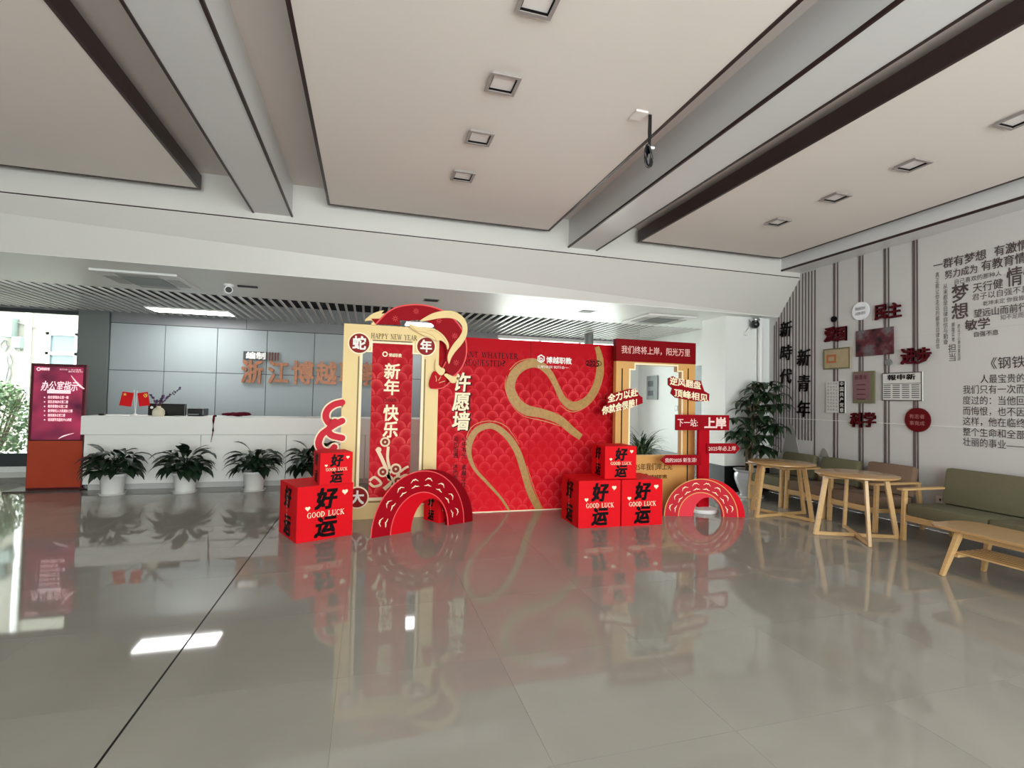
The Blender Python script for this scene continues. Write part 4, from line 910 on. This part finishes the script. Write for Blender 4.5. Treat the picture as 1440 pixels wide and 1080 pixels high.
for k, (x, y, lab) in enumerate(((-3.66, 8.99, 'bushy dark green potted plant nearest the information kiosk'), (-2.70, 8.99, 'bushy dark green potted plant below the hanging lanyard, second from the kiosk'),
                    (-1.72, 8.99, 'bushy dark green potted plant between the lanyard and the red boxes, third from the kiosk'), (-.84, 8.99, 'bushy dark green potted plant half hidden behind the red boxes'))):
    t = thing('potted_plant', lab, 'plant', (x, y, 0), 0, 'potted plants along the reception desk')
    for nm, me in (('pot', pot_me), ('saucer', dish), ('soil', soil)):
        o = bpy.data.objects.new(nm, me); C.objects.link(o); o.parent = t
        if nm == 'saucer': o.location = (0, 0, 0)
        else: o.location = (0, 0, .012)
    rnd = random.Random(20+k)
    for i in range(112):
        v = (0, 0, 1, 1, 2, 2, 3, 4, 4)[rnd.randrange(9)]; a = 2.399*i+rnd.uniform(-.25, .25); sc_l = rnd.uniform(.85, 1.18)
        if math.sin(a) > .3: sc_l *= .62
        place_leaf(LV[v], t, (.03*math.cos(a), .03*math.sin(a), .28), a, sc_l, rnd.uniform(-.25, .25), rnd.uniform(-.15, .15))
# tall money tree in grey urn
t = thing('money_tree', 'tall leafy potted tree in a glazed grey urn beside the white column', 'plant', (6.24, 7.1, 0))
b = MB(); b.smooth = True; b.lathe([(0, 0), (.13, 0), (.15, .02), (.14, .05), (.19, .16), (.235, .3), (.235, .38), (.215, .41), (.25, .44), (.25, .46), (.215, .455), (.2, .4), (0, .4)], 32); obj('urn', b, M_urn, t, local=True)
obj('saucer', MB().lathe([(0, 0), (.22, 0), (.235, .03), (.2, .012), (0, .012)], 28), M_pot, t, local=True)
obj('soil', MB().lathe([(0, .41), (.205, .41), (.2, .39), (0, .39)], 20), M_soil, t, local=True)
heads = []; rnd = random.Random(5)
for k in range(3):
    a = k*2.1; p = [Vector((.04*math.cos(a), .04*math.sin(a), .4)), Vector((.05*math.cos(a+1), .05*math.sin(a+1), .8)), Vector((.04*math.cos(a+2)+.05, .04*math.sin(a+2), 1.2)), Vector((.12*math.cos(a)+.1, .06*math.sin(a), 1.65))]
    b = MB(); b.smooth = True; b.tube(p, .026, 8, .014); obj('trunk', b, M_stem, t, local=True)
LB = [leaf_mesh('leaf', M_leaf2, .28, .105, 1.3, .02, .15), leaf_mesh('leaf', M_leaf2, .3, .11, 1.6, .02, .4), leaf_mesh('leaf', M_leaf2, .24, .10, 1.0, .02, -.1)]
bb = MB()
for i in range(48):
    zz = rnd.uniform(.78, 1.95); env = .50*math.sin(math.pi*min(1, max(0, (zz-.45)/1.75)))**.7
    a = 2.399*i; r_ = env*rnd.uniform(.25, .95); cx = .2*(zz-.7)+r_*math.cos(a); cy_ = max(-.55 if zz > 1.1 else -.25, min(.10, r_*.8*math.sin(a)-.05)); p = Vector((cx, cy_, zz))
    bb.tube([Vector((.1*(zz-.8)+.02, 0, zz-.22)), Vector((cx*.6, cy_*.6, zz-.05)), p], .006, 5, .003)
    for j in range(6):
        aj = a+j*1.05; ly_ = math.sin(aj)
        sc_l = rnd.uniform(.75, 1.05)
        if cy_+.26*sc_l*ly_ > .3: sc_l *= .4
        if cx+.26*sc_l*math.cos(aj) > .68: sc_l *= .5
        place_leaf(LB[rnd.randrange(3)], t, p, aj, sc_l, 0, rnd.uniform(0, .35))
obj('branches', bb, M_stem, t, local=True)
# arching grass-like plant behind the golden gate
t = thing('spider_plant', 'arching grass-leaved plant in a pot seen through the golden gate', 'plant', (4.92, 8.35, 0))
b = MB(); b.smooth = True; b.lathe([(0, 0), (.14, 0), (.19, .42), (.2, .45), (.18, .45), (.17, .42), (0, .42)], 24); obj('pot', b, M_blackpl, t, local=True)
SPL = [leaf_mesh('leaf', M_leaf3, .85, .04, 2.2, .02, 1.4), leaf_mesh('leaf', M_leaf2, .95, .04, 1.7, .02, 1.5), leaf_mesh('leaf', M_leaf3, .7, .04, 2.4, .02, 1.2)]
for i in range(64): place_leaf(SPL[i % 3], t, (.04*math.cos(i), .04*math.sin(i), .42), i*2.399, rnd.uniform(.7, 1.05), rnd.uniform(-.2, .2), rnd.uniform(-.2, .2))

# ================================================================ ROUND TABLES
def round_table(c, angs, R, label):
    t = thing('round_table', label, 'table', (*c, 0), 0, 'round wooden cafe tables')
    b = MB(); b.smooth = True; b.lathe([(0, .722), (R-.02, .722), (R, .735), (R, .748), (R-.006, .752), (0, .752)], 48, (c[0], c[1], 0)); obj('tabletop', b, M_woodtop, t)
    for q, (ang, rb, rt) in enumerate(angs):
        a = math.radians(ang); d = Vector((math.cos(a), math.sin(a), 0)); o = Vector((*c, 0)); side = d.cross(Vector((0, 0, 1)))
        for s_ in (-1, 1): obj('leg', MB().bar(o+d*s_*rb+Vector((0, 0, 0)), o+d*s_*rt+Vector((0, 0, .722)), .05, .034, up=side), M_wood, t, bevel=.003)
        obj('foot_rail', MB().bar(o-d*(rb-.02)+Vector((0, 0, .022+q*.002)), o+d*(rb-.02)+Vector((0, 0, .022+q*.002)), .034, .04), M_wood, t, bevel=.003)
        obj('top_rail', MB().bar(o-d*rt+Vector((0, 0, .70-q*.002)), o+d*rt+Vector((0, 0, .70-q*.002)), .034, .04), M_wood, t, bevel=.003)
round_table((5.655, 4.68), ((-23.5, .45, .33), (55.7, .45, .33)), .43, 'round wooden table with crossed trestle legs in front of the near armchair')
round_table((5.62, 5.78), ((5, .45, .33), (-72, .42, .31)), .43, 'round wooden table with crossed trestle legs nearest the potted tree')

# ================================================================ SOFA, ARMCHAIRS, COFFEE TABLE
def seat(name, label, cat, y0, y1, zb, mseat, mback, ncush, group=None):
    """against the right wall, facing -X; y0 < y1"""
    t = thing(name, label, cat, (6.45, (y0+y1)/2, 0), 0, group); xf, xb = 6.05, 6.9
    for y in (y0+.02, y1-.02):
        obj('leg', MB().bar((xf+.03, y, 0), (xf+.06, y, .58), .05, .04, up=(0, 1, 0)), M_wood, t, bevel=.004)
        obj('leg', MB().bar((xb-.02, y, 0), (xb-.1, y, .58), .05, .04, up=(0, 1, 0)), M_wood, t, bevel=.004)
        obj('armrest', MB().box(xf-.02, xb-.08, y-.04, y+.04, .58, .605), M_wood, t, bevel=.01)
        obj('side_rail', MB().bar((xf+.05, y, .27), (xb-.04, y, .22), .03, .05), M_wood, t)
    obj('front_rail', MB().box(xf+.03, xf+.06, y0+.03, y1-.03, .23, .30), M_wood, t, bevel=.004)
    obj('back_rail', MB().box(xb-.08, xb-.05, y0+.03, y1-.03, .2, .27), M_wood, t)
    w_ = (y1-y0-.1)/ncush
    for k in range(ncush):
        b = MB(); M = Matrix.Translation((xf+.03, y0+.05+k*w_, .30)) @ Matrix.Rotation(math.radians(3), 4, 'Y')
        b.box(0, .66, .003, w_-.003, 0, .14, M); b.smooth = True; obj('seat_cushion', b, mseat, t, bevel=.03)
    b = MB(); M = Matrix.Translation((xb-.17, y0+.03, .40)) @ Matrix.Rotation(math.radians(12), 4, 'Y')
    b.box(-.07, .05, 0, y1-y0-.06, 0, zb-.4, M); b.smooth = True; obj('backrest', b, mback, t, bevel=.045)
    return t
seat('sofa', 'long olive green two-seat sofa with wooden arms at the right edge', 'sofa', 2.75, 4.46, .84, M_olive, M_olive, 2)
seat('armchair', 'armchair with brown seat and a back browned for reflected light, behind the nearer round table', 'armchair', 4.76, 5.44, .80, M_tan, M_tan, 1, 'armchairs along the printed wall')  # back is painted brown to imitate reflected light; seat is brown cloth
seat('armchair', 'armchair with olive back and brown seat between the two round tables', 'armchair', 5.50, 6.18, .78, M_tan, M_olive, 1, 'armchairs along the printed wall')
seat('armchair', 'olive armchair farthest along the wall behind the far round table', 'armchair', 6.24, 6.92, .78, M_olive, M_olive, 1, 'armchairs along the printed wall')
t = thing('coffee_table', 'low wooden coffee table with rounded top and slatted shelf before the sofa', 'table', (5.5, 2.95, 0))
CX0, CX1, CY0, CY1 = 5.18, 5.76, 2.3, 3.6
def rrect(x0, x1, y0, y1, r, n=6):
    p = []
    for cx, cy2, a in ((x1-r, y1-r, 0), (x0+r, y1-r, 90), (x0+r, y0+r, 180), (x1-r, y0+r, 270)):
        for i in range(n+1): q = math.radians(a+90*i/n); p.append((cx+r*math.cos(q), cy2+r*math.sin(q)))
    return p
b = MB(); lp = rrect(CX0, CX1, CY0, CY1, .17); n = len(lp)
b.add([(x, y, .425) for x, y in lp]+[(x, y, .45) for x, y in lp], [tuple(range(n-1, -1, -1)), tuple(range(n, 2*n))]+[(i, (i+1) % n, n+(i+1) % n, n+i) for i in range(n)])
obj('tabletop', b, M_woodtop, t, bevel=.006)
for sx in (0, 1):
    for sy_ in (0, 1):
        xb_, yb_ = (CX0+.0, CX1-.03)[sx], (CY0+.02, CY1-.17)[sy_]; xt_, yt_ = (CX0+.08, CX1-.1)[sx], (CY0+.18, CY1-.27)[sy_]
        obj('leg', MB().bar((xt_, yt_, .425), (xb_, yb_, 0), .065, .045, up=(0, 1, 0), w2=.045), M_wood, t, bevel=.006)
for x in (CX0+.09, CX1-.11): obj('apron', MB().box(x, x+.02, CY0+.2, CY1-.29, .37, .425), M_wood, t)
for y in (CY0+.16, CY1-.27): obj('crossbar', MB().box(CX0+.05, CX1-.07, y, y+.03, .19, .215), M_wood, t)
for k in range(6): obj('shelf_slat', MB().box(CX0+.09+k*.068, CX0+.13+k*.068, CY0+.12, CY1-.22, .216, .232), M_wood, t)
# wall socket behind the sofa
so_ = thing('wall_socket', 'small white wall socket low on the wall behind the sofa arm', 'socket', (6.965, 4.62, .4))
obj('plate', MB().box(6.955, 6.969, 4.57, 4.67, .36, .45), M_whpl, so_); obj('slot', MB().box(6.953, 6.955, 4.61, 4.63, .39, .42), M_blackpl, so_)

# ================================================================ CEILING FITTINGS
def downlight(x, y, z, s, label, grp):
    t = thing('ceiling_downlight', label, 'ceiling light', (x, y, z), 0, grp); h = s/2; i = h*.78
    b = MB(); U = Plane((x, y, z), (1, 0, 0))
    for q in ((x-h, x+h, y-h, y-i), (x-h, x+h, y+i, y+h), (x-h, x-i, y-i, y+i), (x+i, x+h, y-i, y+i)): b.box(*q, z-.026, z-.02)
    for q in ((x-i-.01, x+i+.01, y-i-.01, y-i), (x-i-.01, x+i+.01, y+i, y+i+.01), (x-i-.01, x-i, y-i, y+i), (x+i, x+i+.01, y-i, y+i)): b.box(*q, z-.02, z)
    obj('bezel', b, mat('warm grey bezel', (150, 142, 138), .45), t)
    b = MB(); w_ = h*.05
    for q in ((x-i, x+i, y-i, y-i+w_), (x-i, x+i, y+i-w_, y+i), (x-i, x-i+w_, y-i+w_, y+i-w_), (x+i-w_, x+i, y-i+w_, y+i-w_)): b.box(*q, z-.02, z-.001)
    obj('black_surround', b, M_ink, t)
    obj('diffuser', MB().box(x-i+w_, x+i-w_, y-i+w_, y+i-w_, z-.006, z-.001), M_lens, t)
names = ('nearest the camera', 'second from the camera', 'third from the camera', 'farthest from the camera')
for k in range(4):
    downlight(.915, 2.79+.829*k, 3.952, .235, 'square recessed downlight in the middle ceiling panel, '+names[k], 'downlights in the middle panel')
    downlight(5.08, 2.77+.842*k, 3.952, .235, 'square recessed downlight in the right ceiling panel, '+names[k], 'downlights in the right panel')
b = MB()
for (x, y, lab) in ((.93, 8.03, 'small dark recessed light in the soffit above the red serpent arch'), (3.62, 8.01, 'small dark recessed light in the soffit above the right part of backdrop')):
    t = thing('ceiling_downlight', lab, 'ceiling light', (x, y, ZS)); obj('bezel', MB().box(x-.12, x+.12, y-.1, y+.1, ZS-.006, ZS), M_gypl, t); obj('recess', MB().box(x-.1, x+.1, y-.08, y+.08, ZS-.009, ZS-.005), M_ink, t)
# lit panels under the slats
for x0, x1, y0, y1, lab in ((-3.93, -2.55, 10.52, 11.05, 'bright LED panel light over the left of the reception desk'), (.70, 1.32, 10.36, 10.9, 'bright LED panel light glimpsed through the serpent arch')):
    t = thing('led_panel_light', lab, 'ceiling light', ((x0+x1)/2, (y0+y1)/2, ZS))
    b = MB()
    for q in ((x0, x1, y0, y0+.02), (x0, x1, y1-.02, y1), (x0, x0+.02, y0+.02, y1-.02), (x1-.02, x1, y0+.02, y1-.02)): b.box(*q, ZS-.03, ZS-.002)
    b.box(x0+.02, x1-.02, y0+.02, y1-.02, ZS-.012, ZS-.002)
    obj('rim', b, M_whpl, t); obj('diffuser', MB().box(x0+.021, x1-.021, y0+.021, y1-.021, ZS-.028, ZS-.013), M_led, t)
t = thing('pendant_spotlight', 'white cylinder spotlight below the slats above the backdrop', 'ceiling light', (4.9, 10.7, ZS))
b = MB(); b.smooth = True; b.lathe([(.105, -.3), (.105, 0)], 20, (4.9, 10.7, ZS)); obj('cylinder', b, M_gypl, t); obj('bulb', MB().lathe([(0, -.315), (.1, -.315), (.1, -.3), (0, -.3)], 20, (4.9, 10.7, ZS)), M_led, t)
# air conditioning cassettes
def cassette(cx, cy2, w, label):
    t = thing('air_conditioner', label, 'air conditioner', (cx, cy2, ZS), 0, 'ceiling air conditioners'); h = w/2; z = ZS
    b = MB(); b.box(cx-h, cx+h, cy2-h, cy2+h, z-.035, z-.001); obj('casing', b, M_whpl, t, bevel=.012)
    obj('intake_grille', MB().box(cx-h*.52, cx+h*.52, cy2-h*.52, cy2+h*.52, z-.042, z-.035), mat('grille grey', (112, 118, 114), .5), t)
    g = MB()
    for k in range(12): g.box(cx-h*.5, cx+h*.5, cy2-h*.5+k*h/12, cy2-h*.5+k*h/12+.012, z-.047, z-.042)
    obj('grille_bar', g, mat('grille bar', (142, 146, 142), .5), t)
    for dx, dy in ((1, 0), (-1, 0), (0, 1), (0, -1)):
        q = (cx+dx*h*.74-(.08 if dx else h*.5), cx+dx*h*.74+(.08 if dx else h*.5), cy2+dy*h*.74-(.08 if dy else h*.5), cy2+dy*h*.74+(.08 if dy else h*.5))
        obj('air_vane', MB().box(*q, z-.041, z-.036), mat('vane', (170, 172, 166), .45), t)
cassette(-2.95, 8.03, .98, 'white ceiling air conditioner cassette on the left of the soffit')
cassette(5.15, 8.2, .98, 'white ceiling air conditioner cassette on the right near the column')
# dome camera on the soffit and ball camera on the column
t = thing('security_camera', 'small white security camera under the soffit over the reception', 'camera', (-1.95, 7.98, ZS))
b = MB(); b.smooth = True; b.lathe([(.07, 0), (.07, -.03), (.055, -.04), (0, -.045)][::-1], 16, (-1.95, 7.98, ZS)); obj('mount', b, M_whpl, t)
b = MB(); b.smooth = True; b.tube([(-1.98, 8.0, ZS-.09), (-1.92, 7.85, ZS-.1)], .055, 14); obj('camera_body', b, M_whpl, t); b = MB(); b.tube([(-1.92, 7.85, ZS-.1), (-1.918, 7.845, ZS-.1)], .042, 14); obj('lens', b, M_blackpl, t)
b = MB(); b.box(-1.84, -1.58, 7.97, 8.03, ZS-.02, ZS); obj('ceiling_slot', b, M_blackpl, None, 'short black slot fitting beside the white security camera', 'fitting')
t = thing('security_camera', 'dark ball security camera on a bracket on the white column', 'camera', (6.58, 7.4, 2.95))
b = MB(); b.smooth = True; b.sphere((6.55, 7.33, 2.97), .075, 16); obj('ball', b, mat('dark glass ball', (40, 44, 42), .1), t)
obj('collar', MB().lathe([(.03, .0), (.08, .03), (.08, .06), (.03, .08)], 16, (6.55, 7.33, 3.0)), M_chrome, t)
b = MB(); b.tube([(6.55, 7.33, 3.05), (6.55, 7.44, 3.07)], .02, 8); obj('bracket', b, M_whpl, t)
b = MB(); b.box(6.40, 6.46, 7.40, 7.45, 2.78, 2.84); b.tube([(6.43, 7.42, 2.84), (6.5, 7.4, 2.93)], .006, 6); obj('junction_box', b, M_whpl, t)
b = MB(); b.smooth = True; b.tube([(6.72, 7.39, .47), (6.72, 7.39, 3.1)], .045, 12); obj('drain_pipe', b, M_whpl, None, 'white vertical pipe on the front of the column', 'pipe')
# cable bundle hanging from the middle panel and plate
t = thing('cable_bundle', 'coiled black cable hanging from a hole in the ceiling panel', 'cable', (2.19, 3.66, 3.95))
b = MB()
for k in range(3): b.tube([(2.19+.01*k, 3.66, 3.955), (2.185+.012*k, 3.66, 3.8), (2.19+.006*k, 3.66, 3.68)], .0055, 6)
obj('cable', b, M_blackpl, t)
for k in range(5):
    b = MB(); cx = 2.19+.012*(k-2); n = 14; b.tube([(cx+.028*math.sin(2*math.pi*i/n), 3.66+.014*(k-2), 3.585+(.095-.008*k)*math.cos(2*math.pi*i/n)) for i in range(n+1)], .0085, 6); obj('coil', b, M_blackpl, t)
b = MB(); b.tube([(2.15, 3.66, 3.67), (2.24, 3.66, 3.675)], .012, 8); obj('tie', b, M_whpl, t)
obj('ceiling_plate', MB().box(2.05, 2.16, 3.62, 3.75, 3.935, 3.952), M_panel, None, 'small square blank plate on the ceiling beside the hanging cable', 'plate', bevel=.004)
# notice board and switch on the rear right wall
t = thing('notice_board', 'grey notice board with two dark pictures on the white wall behind the gate', 'notice board', (XR, 11.0, 1.9))
SPn = Plane((XR, 0, 0), (0, -1, 0)); A = SPn.px(911, 529); B = SPn.px(925.5, 562)
obj('board', MB().prism(SPn, [rect(A[0], B[0], B[1], A[1])], .002, .03), M_card, t)
for v0, v1 in ((536, 543.5), (549.5, 556.5)):
    a1 = SPn.px(913, v0); b1 = SPn.px(920, v1); obj('picture', MB().prism(SPn, [rect(a1[0], b1[0], b1[1], a1[1])], .03, .034), M_frameal, t)
t = thing('light_switch', 'small white light switch on the wall behind the gate', 'switch', (XR, 9.9, 1.5)); A = SPn.px(949.5, 570); B = SPn.px(953.5, 578)
obj('plate', MB().prism(SPn, [rect(A[0], B[0], B[1], A[1])], .002, .015), mat('switch grey', (190, 196, 200), .4), t); obj('rocker', MB().prism(SPn, [rect(A[0]+.03, B[0]-.03, B[1]+.03, A[1]-.03)], .015, .02), M_whpl, t)

# ================================================================ OUTSIDE
struct('ground', MB().box(-26, 12, 12.0, 30, -.25, -.1), M_pave)
OP = YP(16.5)
t = thing('white_building', 'white rendered building outside the rear window', 'building', (-12, 16.6, 0))
wz = mpx(OP, (62, 475), (113, 516)); 
wx0, wx1, wza, wzb = OP.px(62, 500)[0], OP.px(112, 500)[0], OP.px(90, 521)[1], OP.px(90, 468)[1]
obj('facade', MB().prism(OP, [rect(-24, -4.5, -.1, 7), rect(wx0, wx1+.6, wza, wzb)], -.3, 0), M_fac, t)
wf = MB(); fwz = .07
for q in (rect(wx0, wx1+.6, wza, wza+fwz), rect(wx0, wx1+.6, wzb-fwz, wzb), rect(wx0, wx0+fwz, wza, wzb), rect((wx0+wx1+.6)/2-.05, (wx0+wx1+.6)/2+.05, wza, wzb), rect(wx0, wx1+.6, wza+.42, wza+.5)): wf.prism(OP, [q], -.12, -.04)
fo = obj('window', wf, M_whpl, t); obj('pane', MB().prism(OP, [rect(wx0, wx1+.6, wza, wzb)], -.15, -.13), M_bluepane, fo)
obj('sill', MB().prism(OP, [rect(wx0-.1, wx1+.7, wza-.1, wza)], 0, .12), M_fac, t)
A = OP.px(52, 440); b = MB(); b.tube([OP.at(OP.px(41, 500)[0], -.1, .08), OP.at(OP.px(43, 450)[0], 5.5, .08)], .07, 10); obj('downpipe', b, M_whpl, t)
A = OP.px(50, 460); B = OP.px(113, 474); obj('cable', MB().tube([OP.at(*OP.px(0, 447), .06), OP.at(*A, .06), OP.at(*B, .06)], .02, 6), M_gypl, t)
for u0, v0, u1, v1, lab in ((8, 449, 28, 475, 'larger grey meter box on the outside white building'), (26, 475, 39, 490, 'smaller grey meter box on the outside white building')):
    A = OP.px(u0, v1); B = OP.px(u1, v0); t2 = thing('meter_box', lab, 'meter box', tuple(OP.at(A[0], A[1], .01)))
    obj('case', MB().prism(OP, [rect(A[0], B[0], A[1], B[1])], .012, .3), mat('pale grey box', (112, 124, 118), .5), t2, bevel=.02); obj('lid_line', MB().prism(OP, [rect((A[0]+B[0])/2-.015, (A[0]+B[0])/2+.015, A[1]+.05, B[1]-.05)], .3, .306), M_gypl, t2)
b = MB()
for path in (((20, 475), (19, 484), (24, 493), (31, 492)), ((8, 478), (3, 483), (4, 491), (9, 494), (12, 487), (10, 480)), ((14, 498), (18, 510), (16, 525), (11, 542)), ((12, 500), (13, 515), (9, 535))):
    b.tube([OP.at(*OP.px(*p), .05) for p in path], .025, 6)
obj('loose_cable', b, M_gypl, None, 'loops of grey cable hanging below the meter boxes outside', 'cable')
def shrub(x, y, w, h, lab, seed):
    t = thing('shrub', lab, 'shrub', (x, y, -.1), 0, 'shrubs outside the rear window'); rnd = random.Random(seed); b = MB(); tr_ = MB()
    for i in range(14): a = i*2.4; tr_.tube([(.05*math.cos(a), .05*math.sin(a), 0), (w*.25*math.cos(a), w*.25*math.sin(a), h*.5), (w*.42*math.cos(a), w*.42*math.sin(a), h*.85)], .02, 5, .008)
    obj('stems', tr_, M_stem, t, local=True)
    for i in range(2600):
        a = rnd.uniform(0, 6.28); ph = rnd.uniform(-.9, 1.5); r_ = rnd.uniform(.6, 1)
        p = Vector((w*.55*r_*math.cos(a)*math.cos(ph*.9), w*.55*r_*math.sin(a)*math.cos(ph*.9), h*.5+h*.5*r_*math.sin(ph)))
        q = Vector((rnd.uniform(-1, 1), rnd.uniform(-1, 1), rnd.uniform(-1, .4))).normalized()*rnd.uniform(.07, .13); s_ = q.cross(Vector((rnd.uniform(-1, 1), rnd.uniform(-1, 1), 1))).normalized()*rnd.uniform(.02, .035)
        b.add([p, p+q*.5+s_, p+q, p+q*.5-s_], [(0, 1, 2, 3)])
    obj('foliage', b, M_leaf3, t, local=True, kind='stuff')
shrub(-7.75, 13.5, 1.25, 1.85, 'leafy green shrub outside the window beside the kiosk', 1); shrub(-9.15, 13.6, 1.2, 1.7, 'leafy green shrub outside at the far left of the window', 2); shrub(-6.3, 13.7, 1.1, 1.3, 'leafy green shrub outside hidden partly behind the kiosk', 3)

for nm_, m_ in MATS.items():                                   # matt printed boards
    if m_.use_nodes and any(k in nm_ for k in ('red', 'maroon', 'crimson', 'scarlet', 'rose', 'scale', 'ink', 'print')) and 'Principled BSDF' in m_.node_tree.nodes:
        m_.node_tree.nodes['Principled BSDF'].inputs['Specular IOR Level'].default_value = .12
